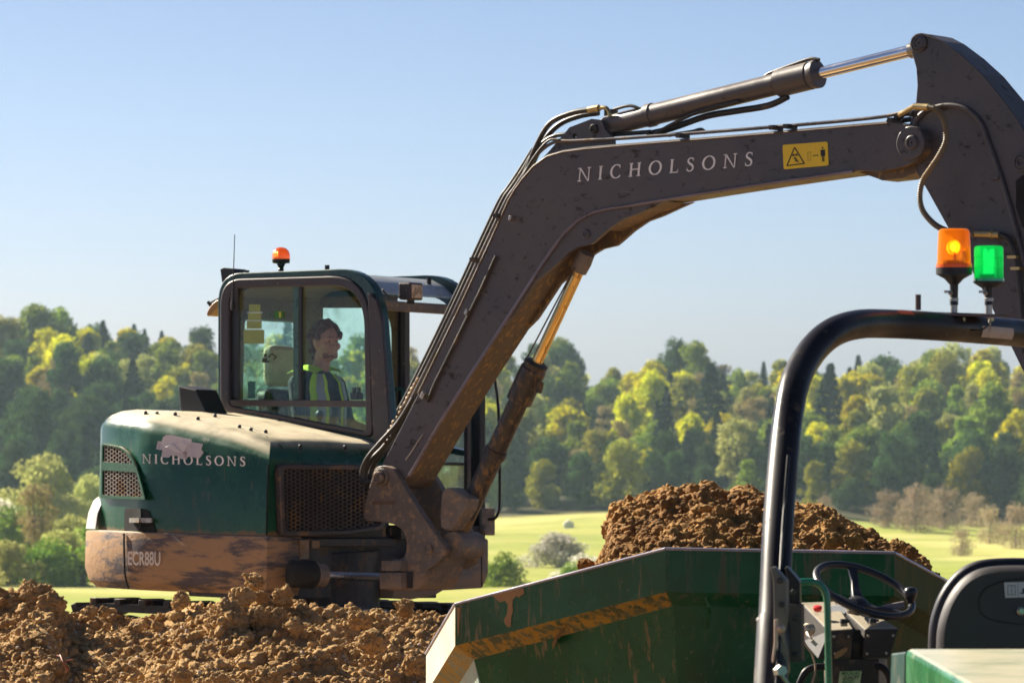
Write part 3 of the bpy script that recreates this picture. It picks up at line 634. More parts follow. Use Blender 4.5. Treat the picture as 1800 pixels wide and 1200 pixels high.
# shed
sx_, sy_ = (1000 - 900) / FPX * 585, 585
mb = MB(); z0 = terrain_z(sx_, sy_) - .3; o = V((sx_ - .6, sy_, z0)); mb.box(o, V((1.2, 0, 0)), V((0, 2, 0)), V((0, 0, .9))); sh = empty('shed', (sx_, sy_, z0), 'small white shed at the far edge of the meadow', 'shed')
mb.build('shed_wall', mat('shed_white', (.75, .76, .78), .6), sh)
mb = MB(); mb.prism([o + V((-.1, -.1, .9)), o + V((1.3, -.1, .9)), o + V((.6, -.1, 1.3))], V((0, 2.2, 0))); mb.build('roof', mat('shed_roof', (.6, .6, .62), .5), sh)
for px, lb, s in [(128, 'dark pollarded stump standing next to its twin in the meadow', 1), (146, 'shorter dark pollarded stump beside its taller twin', .8)]:
    Y = 352; x = (px - 900) / FPX * Y; z = terrain_z(x, Y); o = empty('tree_stump', (x, Y, z), lb, 'tree stump', 'pollarded stumps in the meadow'); mb = MB(); mb.tube([V((x, Y, z - .3)), V((x, Y, z + .8 * s)), V((x + .05, Y, z + 1.5 * s))], [.35, .26, .42], 9); mb.build('trunk', bark, o)
    P, lb_ = broad(1.2 * s, 1.6 * s, 9, 500, .06, int(px), low=.1); me = make_crown('crown', P, LM['dark']); c = bpy.data.objects.new('crown', me); COL.objects.link(c); c.parent = o; c.location = (0, 0, 1.1 * s)
# ================================================================== AIR
hz = bpy.data.materials.new('haze_air'); hz.use_nodes = True; nt = hz.node_tree; nt.nodes.clear(); out = nt.nodes.new('ShaderNodeOutputMaterial'); pv = nt.nodes.new('ShaderNodeVolumePrincipled')
pv.inputs['Color'].default_value = (.58, .78, 1.0, 1); pv.inputs['Density'].default_value = .00011; pv.inputs['Anisotropy'].default_value = .2; nt.links.new(pv.outputs[0], out.inputs['Volume'])
mb = MB(); mb.box(V((-1520, -25, -45)), V((3040, 0, 0)), V((0, 990, 0)), V((0, 0, 88))); hb = mb.build('haze', hz); hb['kind'] = 'stuff'
# ================================================================== EXCAVATOR
GZ = -2.35
ex = empty('excavator', H(-.9, -1.1, GZ), 'dark green tracked excavator with grey boom, muddy counterweight and glazed cab', 'excavator')
# ---- hood
PLAN = [(0, 0), (-.35, 0), (-.7, 0), (-1.0, 0), (-1.08, -.004), (-1.14, -.022), (-1.36, -.088), (-1.58, -.157), (-1.64, -.20), (-1.69, -.30), (-1.74, -.55), (-1.78, -.85), (-1.79, -1.15), (-1.77, -1.5), (-1.72, -1.8), (-1.6, -2.02), (-1.48, -2.09), (-1.3, -2.1), (-.8, -2.1), (-.2, -2.1), (0, -2.1), (0, -1.6), (0, -1.15), (0, -.7), (0, -.3)]
zc = lambda u: pw(u, [(-1.7, -.55), (-1.08, -.585), (-.15, -.69), (0, -.74)])
zt = lambda u: pw(u, [(-1.7, -.44), (-1.5, -.425), (-1.2, -.43), (-.1, -.60), (0, -.67)])
cu_, cr_ = -.9, -1.1
RINGS = [(1, -1.205, None), (1, None, 0), (.992, None, .22), (.972, None, .48), (.94, None, .72), (.89, None, .9), (.8, None, 1), (.5, None, 1), (.02, None, 1)]
mb = MB(); n = len(PLAN); vs = []; fs = []
for s_, z0, fr in RINGS:
    for (u, r) in PLAN:
        uu, r2 = cu_ + (u - cu_) * s_, cr_ + (r - cr_) * s_
        if uu > -1.46 and r2 < -1.13: r2 = -1.13
        z = z0 if fr is None else zc(u) + (zt(uu) - zc(u)) * fr
        vs.append(H(uu, r2, z))
for i in range(len(RINGS) - 1):
    for k in range(n): fs.append([i * n + k, i * n + (k + 1) % n, (i + 1) * n + (k + 1) % n, (i + 1) * n + k])
mb.add(vs, fs); mb.build('engine_hood', M['green'], ex, smooth=32)
def hood_hit(px, py):
    for i in range(140):
        r = -i * .01; p = T(px, py, r); u = (p - N0).dot(Fv); pz = (p - N0).dot(Zt)
        s_ = 1 - min(abs(r), .5) * .4
        if pz <= zt(u) + (zc(u) - zt(u)) * max(0, 1 - abs(r) / .22) ** 1.6: return p
    return T(px, py, -.9)
SIDE = lambda x, y, o=.004: T(x, y, o)
CH0 = H(-1.08, 0, 0); chd = (H(-1.58, -.157, 0) - CH0).normalized(); CHn = chd.cross(Zt).normalized()
if CHn.y > 0: CHn = -CHn
def TC(x, y, off=.004): return on_plane(x, y, CH0 + CHn * off, CHn)
# lettering on the hood
o = SIDE(250, 814); exv = (SIDE(431, 819) - o); eyv = (SIDE(250, 797.5) - o)
W = .9 + .28 + .74 + .84 + .88 + .6 + .52 + .88 + .9 + .52 + 9 * .38
hl_ = empty('hood_lettering', ex.location); hl_.parent = ex; hl_.location = (0, 0, 0); serif_text(lambda x, y: o + exv * (x / W) + eyv * y, 'NICHOLSONS', M['white'], hl_, .38, .085, .18)
# scrap of tape
tapem = mat('pale_tape', (.58, .56, .63), .55, var=.10, dirt=(.25, .2, .2), da=.22, ds=12, bump=.6, bs=14)
mb = MB(); mb.prism([SIDE(x, y, .005) for x, y in [(275, 789), (278, 775), (299, 777), (303, 771), (357, 780), (354, 789), (358, 795), (351, 805), (331, 802), (328, 807), (318, 806), (313, 801), (301, 800), (297, 804), (284, 803), (286, 791)]], Rv * .003); tpp = mb.build('tape_patch', tapem, ex, label='torn pale tape stuck over the lettering')
mb = MB(); mb.prism([SIDE(x, y, .0085) for x, y in [(284, 778), (287, 768), (293, 764), (304, 765), (337, 772), (336, 784), (330, 783), (322, 797), (310, 794), (298, 788), (290, 786)]], Rv * .003); mb.build('tape_strip', mat('tape_strip', (.74, .71, .76), .5, var=.08, bump=.8, bs=9), tpp)
mb = MB(); mb.tube([SIDE(290, 786, .013), SIDE(305, 781, .013), SIDE(322, 797, .013)], .0022, 5); mb.tube([SIDE(300, 780, .013), SIDE(318, 776, .013), SIDE(336, 783, .013)], .0018, 5); mb.build('tape_crease', tapem, tpp)
# rear corner vent
vent = rr([TC(x, y) for x, y in [(182, 779), (222, 786), (243, 815), (259, 878), (180, 875)]], [.02, .09, .12, .02, .02], 5)
vin = rr([TC(x, y) for x, y in [(184, 782), (220, 789), (240, 817), (254, 873), (183, 870)]], [.02, .09, .12, .02, .02], 5)
voidm = mat('painted_void', (.006, .005, .005), .9, var=.2)  # flat near-black stands in for the shade inside openings, recesses and gaps
mb = MB(); mb.prism(vent, CHn * .003); vb = mb.build('rear_vent', voidm, ex)
mb = MB(); mb.ring(vent, vin, CHn * .016); mb.build('vent_frame', M['green'], vb, smooth=30)
pxp = [(184, 782), (220, 788), (238, 815), (256, 873), (183, 871)]
mb = MB(); hexmesh(mb, lambda x, y: TC(182 + x, 876 - y, .010), 78, 98, 3.0, 1.9, 3.6, .0035, CHn, lambda x, y: inpoly(182 + x, 876 - y, pxp))
mb.build('grille_mesh', mat('pale_mesh', (.42, .37, .33), .45, metal=.3, dirt=MUD, da=.3), vb)
mb = MB(); mb.prism([TC(x, y, .014) for x, y in [(181, 811), (238, 815), (242, 830), (180, 826)]], CHn * .006); mb.build('vent_bar', M['green'], vb)
mb = MB(); mb.prism([TC(x, y) for x, y in [(220, 893), (248, 893), (249, 934), (219, 934)]], CHn * .004)
mb.prism([SIDE(x, y) for x, y in [(251, 893), (262, 898), (276, 935), (251, 935)]], Rv * .004); rc = mb.build('lower_recess', voidm, ex)
mb = MB(); mb.box(TC(232, 918, .012), TC(249, 918, .012) - TC(232, 918, .012), TC(232, 910, .012) - TC(232, 918, .012), CHn * .02); mb.box(SIDE(250, 918, .012), SIDE(270, 918, .012) - SIDE(250, 918, .012), SIDE(250, 910, .012) - SIDE(250, 918, .012), Rv * .02)
mb.build('recess_latch', M['steel'], rc)
# hood seams
mb = MB(); mb.tube([hood_hit(443, 752), hood_hit(470, 768), hood_hit(500, 788), SIDE(474, 800, .0), SIDE(476, 940, 0)][:3], .004, 6)
mb.tube([H(-.005, .001, -.76), H(-.005, .001, -1.2)], .006, 6); mb.build('panel_seam', voidm, ex)
boltm = M['black']
for px_, py_ in [(256, 728), (276, 729), (308, 730), (348, 738), (378, 733), (421, 752), (441, 757), (467, 761), (528, 787), (607, 788)]:
    p = hood_hit(px_, py_); mb = MB(); mb.lathe(p - Zv * .01, Zv, [(0, .012), (.026, .012), (.032, .006)], 8); mb.build('hood_bolt', boltm, ex)
# exhaust
mb = MB(); r0 = -.80
q = TP([(313, 677), (345, 684), (369, 737), (318, 735)], r0)
mb.prism(q, -Rv * .20); exh = mb.build('exhaust_cowl', M['black'], ex, bevel=.01)
# front grille
def FR(x, y, o=.0): return TF(x, y, o)
go = rr([FR(482, 815, .004), FR(668, 817, .004), FR(668, 930, .004), FR(604, 940, .004), FR(486, 942, .004)], [.05, .05, .05, .02, .05], 5)
gi = rr([FR(490, 824, .004), FR(662, 826, .004), FR(662, 922, .004), FR(600, 931, .004), FR(493, 933, .004)], [.04, .04, .04, .02, .04], 5)
mb = MB(); mb.prism(go, Fv * .008); gb = mb.build('front_grille', voidm, ex)
mb = MB(); mb.ring(go, gi, Fv * .045); mb.build('grille_frame', mat('grille_frame_muddy', (.05, .042, .045), .5, dirt=(.24, .14, .07), da=.4, ds=6), gb, bevel=.008, smooth=30)
gp = [(488, 823), (664, 825), (664, 922), (602, 932), (492, 934)]
mb = MB(); hexmesh(mb, lambda x, y: FR(486 + x, 936 - y, .03), 180, 115, 5.0, 2.5, 3.6, .0045, Fv, lambda x, y: inpoly(486 + x, 936 - y, gp))
mb.build('grille_mesh', mat('brown_mesh', (.11, .085, .08), .5, metal=.2, dirt=(.34, .19, .07), da=.35, ds=5), gb)
# ---- counterweight
CW = [(.02, .02), (-.5, .02), (-1.0, .025), (-1.08, .03), (-1.15, .02), (-1.38, -.04), (-1.62, -.12), (-1.74, -.19), (-1.80, -.30), (-1.86, -.55), (-1.9, -.85), (-1.92, -1.15), (-1.9, -1.5), (-1.84, -1.85), (-1.7, -2.08), (-1.5, -2.15), (-.9, -2.15), (-.9, -.4), (-.05, -.3), (.02, -.3)]
mb = MB(); n = len(CW); vs = []; fs = []
def cwr(s_, z): return [H(-.9 + (u + .9) * s_, -1.0 + (r + 1.0) * s_, z) for u, r in CW]
for s_, z in [(.97, -1.205), (.995, -1.212), (1, -1.225), (1, -1.45), (.975, -1.53), (.93, -1.575), (.6, -1.58)]: vs += cwr(s_, z)
for i in range(6):
    for k in range(n): fs.append([i * n + k, i * n + (k + 1) % n, (i + 1) * n + (k + 1) % n, (i + 1) * n + k])
fs += [list(range(n)), [6 * n + k for k in range(n)]]
mb.add(vs, fs); cwt = mb.build('counterweight', M['cwmud'], ex, smooth=25)
mb = MB(); TL = [(-1.60, -.13), (-1.74, -.19), (-1.80, -.30), (-1.86, -.55), (-1.9, -.85), (-1.92, -1.15), (-1.9, -1.5), (-1.84, -1.85), (-1.7, -2.08), (-1.6, -2.1)]
vs = []
for s_, z in [(1, -1.2), (.99, -1.10), (.965, -1.02), (.93, -.985), (.8, -.98)]: vs += [H(-.9 + (u + .9) * s_, -1.1 + (r + 1.1) * s_, z) for u, r in TL]
n = len(TL); mb.add(vs, [[i * n + k, i * n + k + 1, (i + 1) * n + k + 1, (i + 1) * n + k] for i in range(4) for k in range(n - 1)])
mb.build('tail_cap', mat('tail_cap_pale', (.62, .60, .58), .45, dirt=(.35, .24, .14), da=.3, ds=6, dust=(.65, .58, .48)), cwt, smooth=50)
mb = MB()
p = [TC(218, y, .05) for y in (938, 960, 990, 1012)] + [TC(221, 1024, .03), TC(226, 1036, -.01)]
mb.tube([TC(218, 937, .052), TC(218, 965, .054), TC(219, 1006, .054), TC(222, 1020, .04), TC(226, 1034, .01)], .007, 6); mb.build('segment_seam', voidm, cwt)
o = SIDE(224, 992, .032); e1 = (SIDE(284, 993, .032) - o); e2 = SIDE(224, 966, .032) - o
sans_text('stencil_lettering', 'ECR88U', lambda x, y: o + e1.normalized() * x + Zv * y, .088, M['fadedwhite'], cwt, .68)
# ---- lower front
mb = MB(); mb.box(H(-.7, -1.75, -1.60), Fv * .62, Rv * 1.7, Zv * .42); mb.box(H(-.15, -1.2, -1.27), Fv * .17, Rv * 1.0, Zv * .055)
mb.lathe(H(-.35, -.95, -1.72), Zv, [(0, .36), (.42, .36)], 30); mb.build('front_frame', M['darkmetal'], ex, bevel=.008)
mb = MB(); mb.box(H(-.25, -1.1, -1.205), Fv * .25, Rv * .6, Zv * .09); mb.build('deck_plate', M['darkmetal'], ex)
fb = TPF([(809, 944), (847, 940), (859, 948), (859, 1005), (849, 1033), (780, 1037), (765, 1046), (724, 1053), (690, 1050), (700, 1010), (745, 970), (790, 950)], .05)
mb = MB(); mb.prism(fb, -Fv * .35); fbo = mb.build('corner_box', M['postmud'], ex, bevel=.01)
mb = MB(); mb.lathe(TF(827, 961, .05), Fv, [(0, .012), (.004, .012)], 10); mb.box(TF(846, 944, .052), TF(847, 944, .052) - TF(846, 944, .052), TF(846, 1030, .052) - TF(846, 944, .052), Fv * .003); mb.build('box_seam', voidm, fbo)
mb = MB()
for x0, y0, x1, y1 in [(525.5, 949, 541, 982), (547, 950, 560, 963)]:
    a = TF(x0, y0, .024); mb.box(a, TF(x1, y0, .024) - a, TF(x0, y1, .024) - a, Fv * .012)
mb.lathe(TF(533, 961, .036), Fv, [(0, .015), (.012, .015)], 8); mb.build('bracket_plate', mat('pale_bracket', (.32, .22, .13), .6, dirt=MUD, da=.4), ex, bevel=.003)
mb = MB()
for k in range(6): a = TF(506, 950 + k * 6, .024); mb.box(a, TF(522, 950 + k * 6, .024) - a, Zv * -.006, Fv * .006)
mb.build('access_rung', M['postmud'], ex)
# swing cylinder
A = TF(506, 1008, .13); B = TF(556, 1010, .22); C_ = TF(684, 1015, .34)
ax = (C_ - B).normalized(); mb = MB()
pa = [A + (B - A) * t for t in (0, .06, .2, .36, .52, .68, .84, .97)]
mb.tube(pa, [.05, .078, .088, .083, .092, .084, .090, .078], 18); mb.build('rubber_boot', mat('rubber_boot', (.010, .009, .008), .75, bump=.8, bs=12), ex, smooth=50)
mb = MB(); mb.lathe(B - ax * .02, ax, [(0, .076), (.02, .08), (.03, .068), (.055, .072), (.075, .072), (.09, .05)], 24); cyb = mb.build('swing_gland', M['postmud'], ex, smooth=30)
mb = MB(); mb.lathe(B, ax, [(0, .027), ((C_ - B).length, .027)], 20); mb.build('swing_rod', M['satin'], ex, smooth=30)
# ---- swing post
zp = lambda L: [(620 + a / 4.285, 780 + b / 4.285) for a, b in L]
cheek = [(165, 190), (190, 170), (225, 162), (262, 165), (300, 185), (330, 230), (365, 285), (400, 345), (480, 470), (560, 590), (650, 720), (695, 765), (705, 800), (690, 835), (640, 890), (600, 925), (560, 945), (540, 1000), (520, 1060), (480, 1100), (255, 1105), (250, 1060), (265, 1055), (250, 960), (262, 905), (300, 870), (385, 860), (402, 800), (405, 740), (395, 690), (365, 640), (310, 605), (230, 585), (95, 578), (84, 540), (95, 430)]
CP = TP(zp(cheek), -.555)
mb = MB(); mb.prism(CP, -Rv * .05); post = mb.build('swing_post', M['postmud'], ex, bevel=.005, smooth=25)
up_ = [p for p in zp([(165, 190), (190, 170), (225, 162), (262, 165), (300, 185), (330, 230), (365, 285), (400, 345), (480, 470), (560, 590), (650, 720), (695, 765), (640, 890), (560, 945), (402, 800), (395, 690), (310, 605), (95, 578), (84, 540), (95, 430)])]
mb = MB(); mb.prism([p - Rv * .35 for p in TP(up_, -.555)], -Rv * .05); mb.build('far_cheek', M['postmud'], post, bevel=.005)
cen = zp([(395, 640), (600, 830), (560, 945), (540, 1000), (480, 1095), (270, 1100), (265, 900), (390, 865)])
mb = MB(); mb.prism([p - Rv * .05 for p in TP(cen, -.555)], -Rv * .30); mb.build('post_core', M['postmud'], post, bevel=.005)
mb = MB(); a = T(679.5, 1035, -.555); mb.box(a, T(717, 1035, -.555) - a, T(679.5, 1006, -.555) - a, Rv * .07); a = T(681, 1003, -.555); mb.box(a, T(716, 1003, -.555) - a, T(681, 985, -.555) - a, Rv * .06)
mb.build('lug_block', M['postmud'], post, bevel=.006)
mb = MB(); a = T(718, 1033, -.555); mb.box(a, T(726, 1033, -.555) - a, T(718, 1004, -.555) - a, Rv * .012); mb.build('lug_slot', M['darkmetal'], post)
def pin(px, py, r, rad, name='pivot_pin', parent=post, prot=.02, m=None, boss=None, L=None):
    p = T(px, py, r); mb = MB(); k = p.y / FPX * rad
    if boss: kb = p.y / FPX * boss; mb.lathe(p - Rv * .01, Rv, [(0, kb), (.02, kb), (.026, kb * .93), (.028, kb * .8), (.02, kb * .78)], 28)
    mb.lathe(p - Rv * (L or .01), Rv, [(0, k), (prot + (L or .01) - .006, k), (prot + (L or .01), k * .85), (prot + (L or .01) + .001, k * .6), (prot + (L or .01) - .006, k * .55), (prot + (L or .01) - .006, k * .15), (prot + (L or .01) + .004, k * .12)], 24)
    return mb.build(name, m or M['postmud'], parent, smooth=30)
pin(671, 839, -.555, 11, boss=17, prot=.05); pin(755, 964, -.555, 9)
o = T(655, 886, -.553); mb = MB(); a = o; mb.box(a, T(694, 886, -.553) - a, T(655, 880, -.553) - a, Rv * .002)
mb.build('cast_plate', mat('cast_plate', (.16, .09, .06), .6), post)
# ---- boom
RB = -.60; BT = .28
boomP = [(664, 838), (668, 822), (690, 780), (735, 691), (800, 557), (860, 428), (893, 354), (903, 335), (918, 313), (938, 290), (962, 272), (990, 264), (1030, 258), (1100, 252), (1300, 236), (1500, 218), (1562, 213), (1592, 219), (1615, 231), (1628, 247), (1627, 266), (1612, 283), (1590, 293), (1545, 303), (1513, 300), (1460, 306), (1335, 324), (1250, 337), (1175, 349), (1104, 361), (1068, 366), (1040, 373), (1015, 387), (991, 410), (968, 441), (944, 477), (882, 573), (825, 660), (773, 742), (717, 837), (708, 852), (690, 858), (672, 852)]
mb = MB(); mb.prism(TP(boomP, RB), -Rv * BT); boom = mb.build('boom', [M['grey'], M['groundglow']], ex, bevel=.006)
me = boom.data
for p in me.polygons:
    nr = p.normal; 
    if abs(nr.dot(Rv)) < .5 and (nr.dot(Fv) > .35 or nr.z < -.3): p.material_index = 1
def edge_strip(pl, r, w, prot, name, m, parent=boom):
    P = TP(pl, r); mb = MB(); mb.tube(P, w, 6); return mb.build(name, m, parent, smooth=60)
edge_strip([(1500, 301), (1460, 307), (1335, 325), (1250, 338), (1175, 350), (1104, 362), (1068, 367), (1040, 374), (1015, 388), (991, 411), (968, 442), (944, 478), (882, 574), (825, 661), (773, 743), (719, 836)], RB + .002, .011, .01, 'edge_flange', mat('flange_bluegrey', (.19, .17, .22), .35))
edge_strip([(735, 691), (800, 557), (860, 428), (893, 354), (903, 336), (918, 315), (938, 292), (962, 275), (990, 267), (1030, 262), (1100, 256), (1300, 240), (1500, 222), (1560, 217)], RB + .002, .006, .01, 'edge_flange', mat('flange_brown', (.10, .06, .035), .5))
# gusset with cylinder eye
gus = [(944, 479), (968, 443), (991, 412), (1015, 389), (1040, 375), (1068, 368), (1104, 363), (1175, 351), (1150, 362), (1120, 376), (1095, 385), (1070, 402), (1052, 418), (1040, 428), (1015, 434), (1000, 443), (985, 458), (965, 475), (940, 496), (900, 557), (882, 575)]
mb = MB(); mb.prism(TP(gus, RB - .005), -Rv * .03); mb.build('boom_gusset', M['grey'], boom)
mb = MB(); mb.prism([p - Rv * .24 for p in TP(gus, RB - .005)], -Rv * .03); mb.build('boom_gusset', M['groundglow'], boom)
mb = MB(); mb.prism(TP([(1060, 404), (1100, 384), (1128, 371), (1170, 354), (1140, 368), (1110, 374), (1075, 388)], RB - .04), -Rv * .2); mb.build('gusset_web', M['groundglow'], boom)
pin(1031, 412, RB - .005, 9, parent=boom, m=M['grey'], prot=.012)
# boom tip fork and arm pin
mb = MB(); p = T(1604, 252, RB); k = p.y / FPX
mb.lathe(p - Rv * .3, Rv, [(0, 30 * k), (.32, 30 * k), (.325, 28 * k)], 36); mb.build('tip_boss', M['grey'], boom, smooth=30)
pin(1604, 251, RB + .02, 13, parent=boom, m=M['grey'], prot=.02)
mb = MB(); mb.prism([p - Rv * .06 for p in TP([(1500, 302), (1560, 296), (1600, 286), (1606, 300), (1575, 312), (1540, 316), (1530, 312)], RB)], -Rv * .16); mb.build('tip_web', M['groundglow'], boom)
# lettering and decal
o = T(1015, 319.5, RB + .003); exv = T(1322, 291.5, RB + .003) - o; eyv = T(1017, 295.5, RB + .003) - o
W = .9 + .28 + .74 + .84 + .88 + .6 + .52 + .88 + .9 + .52 + 9 * .58
serif_text(lambda x, y: o + exv * (x / W) + eyv * y, 'NICHOLSONS', M['white'], boom, .58, .075, .15)
dc = [(1376, 255), (1455, 249), (1457, 291), (1378, 298)]
dq = rr(TP(dc, RB + .001), .012, 3); mb = MB(); mb.prism(dq, Rv * .003); dec = mb.build('warning_decal', M['yellow'], boom, label='yellow warning decal with triangle and standing figure')
o = T(1378, 298, RB + .0055); e1 = T(1457, 291, RB + .0055) - o; e2 = T(1376, 255, RB + .0055) - o
D = lambda x, y: o + e1 * x + e2 * y
mb = MB()
tri = [(.07, .14), (.46, .17), (.26, .86)]
for i in range(3):
    a, b = tri[i], tri[(i + 1) % 3]; dx, dy = b[0] - a[0], b[1] - a[1]; l = math.hypot(dx, dy); w_ = .022
    mb.face([D(a[0] - dy / l * w_ * .6, a[1] + dx / l * w_), D(b[0] - dy / l * w_ * .6, b[1] + dx / l * w_), D(b[0] + dy / l * w_ * .6, b[1] - dx / l * w_), D(a[0] + dy / l * w_ * .6, a[1] - dx / l * w_)])
def rc_(a, b, c, d): mb.face([D(a, b), D(c, b), D(c, d), D(a, d)])
rc_(.20, .51, .245, .59); rc_(.275, .51, .32, .59); rc_(.245, .565, .275, .59); rc_(.245, .51, .275, .525)
mb.face([D(.21, .40), D(.26, .47), D(.30, .36), D(.35, .22), D(.31, .25), D(.28, .30), D(.25, .27), D(.265, .35), D(.235, .41)])
rc_(.68, .44, .76, .465); mb.face([D(.66, .452), D(.69, .49), D(.69, .415)]); mb.face([D(.78, .452), D(.75, .49), D(.75, .415)])
rc_(.83, .40, .93, .66); rc_(.855, .18, .875, .40); rc_(.885, .18, .905, .40)
mb.face([D(.88 + .02 * math.cos(a), .735 + .04 * math.sin(a)) for a in [i * .7 for i in range(9)]])
mb.build('decal_print', M['ink'], dec, recalc=False)
mb = MB(); w_ = .006
for a, b, c, d in [(.54, .27, .55, .62), (.605, .27, .615, .62), (.54, .27, .615, .29), (.54, .60, .615, .62)]: rc_(a, b, c, d)
mb.build('faded_print', mat('faded_print', (.55, .36, .02), .5), dec, recalc=False)
# pipes along the boom back
for k, (dx, dy, dr, rad) in enumerate([(0, -4, -.03, .011), (-6, -8, -.12, .014), (-12, -9, -.2, .013)]):
    pl = [(712, 722), (738, 672), (800, 545), (858, 420), (890, 352), (905, 330), (925, 300), (948, 272), (975, 254), (1010, 252), (1100, 247), (1250, 236), (1400, 224), (1500, 215), (1560, 208), (1590, 200)]
    if k: pl = pl[:8] + ([(985, 246), (1060, 246), (1150, 240)] if k == 1 else [])
    mb = MB(); mb.tube(spline(TP([(x + dx, y + dy * (0 if x < 940 else 1)) for x, y in pl], RB + dr), 4), rad, 8); mb.build('hydraulic_pipe', M['hose'] if k else mat('pipe_steel', (.10, .09, .095), .35, metal=.3, dirt=(.2, .14, .09), da=.3), boom, smooth=60)
mb = MB(); mb.tube(TP([(751, 706), (765, 672), (800, 602), (842, 516), (872, 450)], RB + .015), .010, 8); mb.build('hydraulic_pipe', M['hose'], boom, smooth=60)
for px_, py_, sz in [(749, 695, 10), (826, 549, 8), (903, 384, 7)]:
    a = T(px_, py_, RB); k = a.y / FPX; mb = MB()
    d = (T(px_ + 6, py_ - 13, RB) - a).normalized(); e = d.cross(Rv).normalized(); mb.boxc(a + Rv * .02, d * sz * k * .6, e * sz * k * .4, Rv * .02); mb.build('pipe_clamp', M['steel'], boom, bevel=.003)
for px_, py_ in [(1200, 237), (1364, 223), (1389, 221), (1572, 210), (879, 378), (838, 455)]:
    a = T(px_, py_ + 2, RB - .03); k = a.y / FPX; mb = MB(); mb.boxc(a, Fv * 5 * k, Rv * .05, Zv * 4 * k); mb.build('pipe_clamp', M['darkmetal'], boom)
mb = MB(); mb.tube(TP([(713, 808), (726, 790), (735, 775), (744, 763)], RB + .004), .004, 5); mb.build('paint_scratch', mat('scratch', (.25, .22, .2), .6), boom)
for (x, y, a, l) in [(845, 512, .6, 14), (868, 528, -.3, 9), (905, 470, 1.2, 8), (930, 360, .9, 7), (1010, 352, -.4, 12), (1090, 335, .2, 16), (1230, 322, -.1, 10), (1180, 272, .5, 6), (1350, 300, -.2, 14), (1490, 262, .9, 9), (1530, 245, .1, 7), (790, 640, 1.0, 12), (812, 600, .8, 6), (745, 742, .9, 8), (1420, 240, .1, 8)]:
    mb = MB(); mb.tube(TP([(x, y), (x + l * .5 * math.cos(a), y + l * .5 * math.sin(a) + .6), (x + l * math.cos(a), y + l * math.sin(a))], RB + .001), .0022, 4); mb.build('paint_scratch', mat('scratch_%d' % x, random.choice([(.20, .17, .15), (.03, .022, .02), (.24, .14, .07)]), .6), boom)
# upper bracket for the arm cylinder
bo = [(949, 284), (979, 250), (1001, 224), (1040, 209), (1057, 211), (1064, 229), (1077, 243), (1078, 262)]
bi = [(1008, 243), (1006, 240), (1007, 236), (1011, 234), (1014, 235), (1014, 239), (1012, 243), (1010, 245)]
bi = [bi[i] for i in (0, 1, 2, 3, 4, 5, 6, 7)]
for dr in (-.05, -.21):
    mb = MB(); mb.ring(TP(bo, RB + dr), [T(x, y, RB + dr) for x, y in bi], -Rv * .03); mb.build('cylinder_bracket', M['grey'], boom)
pin(1045, 227, RB - .05, 8.5, parent=boom, m=M['darkmetal'], prot=.02); 
# arm cylinder
rc0 = RB - BT / 2
def cyl(name, a, b, prof, m, parent=boom, n=26):
    axd = (b - a).normalized(); L = (b - a).length; mb = MB(); mb.lathe(a, axd, [(t * L, r) for t, r in prof], n); return mb.build(name, m, parent, smooth=30)
A0, A1 = T(1050, 226, rc0), T(1628, 83, rc0)
cyl('arm_cylinder', A0, A1, [(.0, .03), (.02, .05), (.035, .064), (.16, .064), (.161, .072), (.178, .072), (.179, .065), (.565, .065), (.566, .083), (.66, .083), (.662, .075), (.672, .085), (.683, .085), (.684, .04)], mat('cylinder_paint', (.10, .085, .085), .38, var=.15, dust=(.30, .25, .19), duq=.45, dirt=(.06, .045, .04), da=.2))
cyl('arm_cylinder_rod', A0, A1, [(.68, .036), (.965, .036)], M['chrome'])
cyl('rod_eye', A0, A1, [(.955, .045), (.985, .045)], M['steel'])
mb = MB(); mb.tube(spline(TP([(1440, 106), (1425, 104), (1400, 112), (1352, 130), (1345, 137)], rc0), 4), .012, 8); mb.build('cylinder_hose', M['hose'], boom, smooth=60); mb = MB(); mb.tube(spline(TP([(1385, 170), (1350, 186), (1290, 196), (1240, 205), (1180, 226), (1140, 236)], rc0), 4), [.02] * 21, 8)
mb.tube(spline(TP([(1175, 238), (1215, 232), (1232, 228), (1240, 234)], rc0 + .04), 4), .012, 8); mb.tube(spline(TP([(1300, 178), (1230, 196), (1175, 222), (1150, 238)], rc0 + .05), 4), .012, 8); mb.build('cylinder_hose', M['hose'], boom, smooth=60)
for k, pl in enumerate([[(890, 372), (905, 345), (925, 300), (945, 252), (968, 216), (1005, 199), (1037, 193), (1052, 190)], [(898, 362), (930, 300), (958, 246), (985, 218), (1020, 204), (1052, 199)]]):
    mb = MB(); mb.tube(spline(TP(pl, RB - .08 - .08 * k), 5), .017, 10); mb.build('hydraulic_hose', M['hose'], boom, smooth=60)
mb = MB(); mb.tube(spline(TP([(905, 350), (925, 300), (945, 268), (965, 247), (983, 246)], RB - .02), 4), .008, 8); mb.build('hydraulic_hose', M['hose'], boom, smooth=60)
mb = MB(); mb.tube(TP([(1035, 193.5), (1053, 190)], RB - .08), .022, 10); mb.build('hose_fitting', M['brass'], boom, smooth=50); mb = MB(); mb.tube(spline(TP([(1053, 190), (1065, 190), (1071, 198), (1072, 205)], RB - .08), 4), .013, 8); mb.build('hose_fitting', M['brass'], boom, smooth=50)
mb = MB(); mb.tube(spline(TP([(1078, 193), (1100, 187), (1113, 187), (1127, 193)], RB - .1), 4), .010, 8); mb.boxc(T(1074, 203, rc0), Fv * .03, Rv * .03, Zv * .035); mb.build('port_fitting', M['hose'], boom, smooth=50)
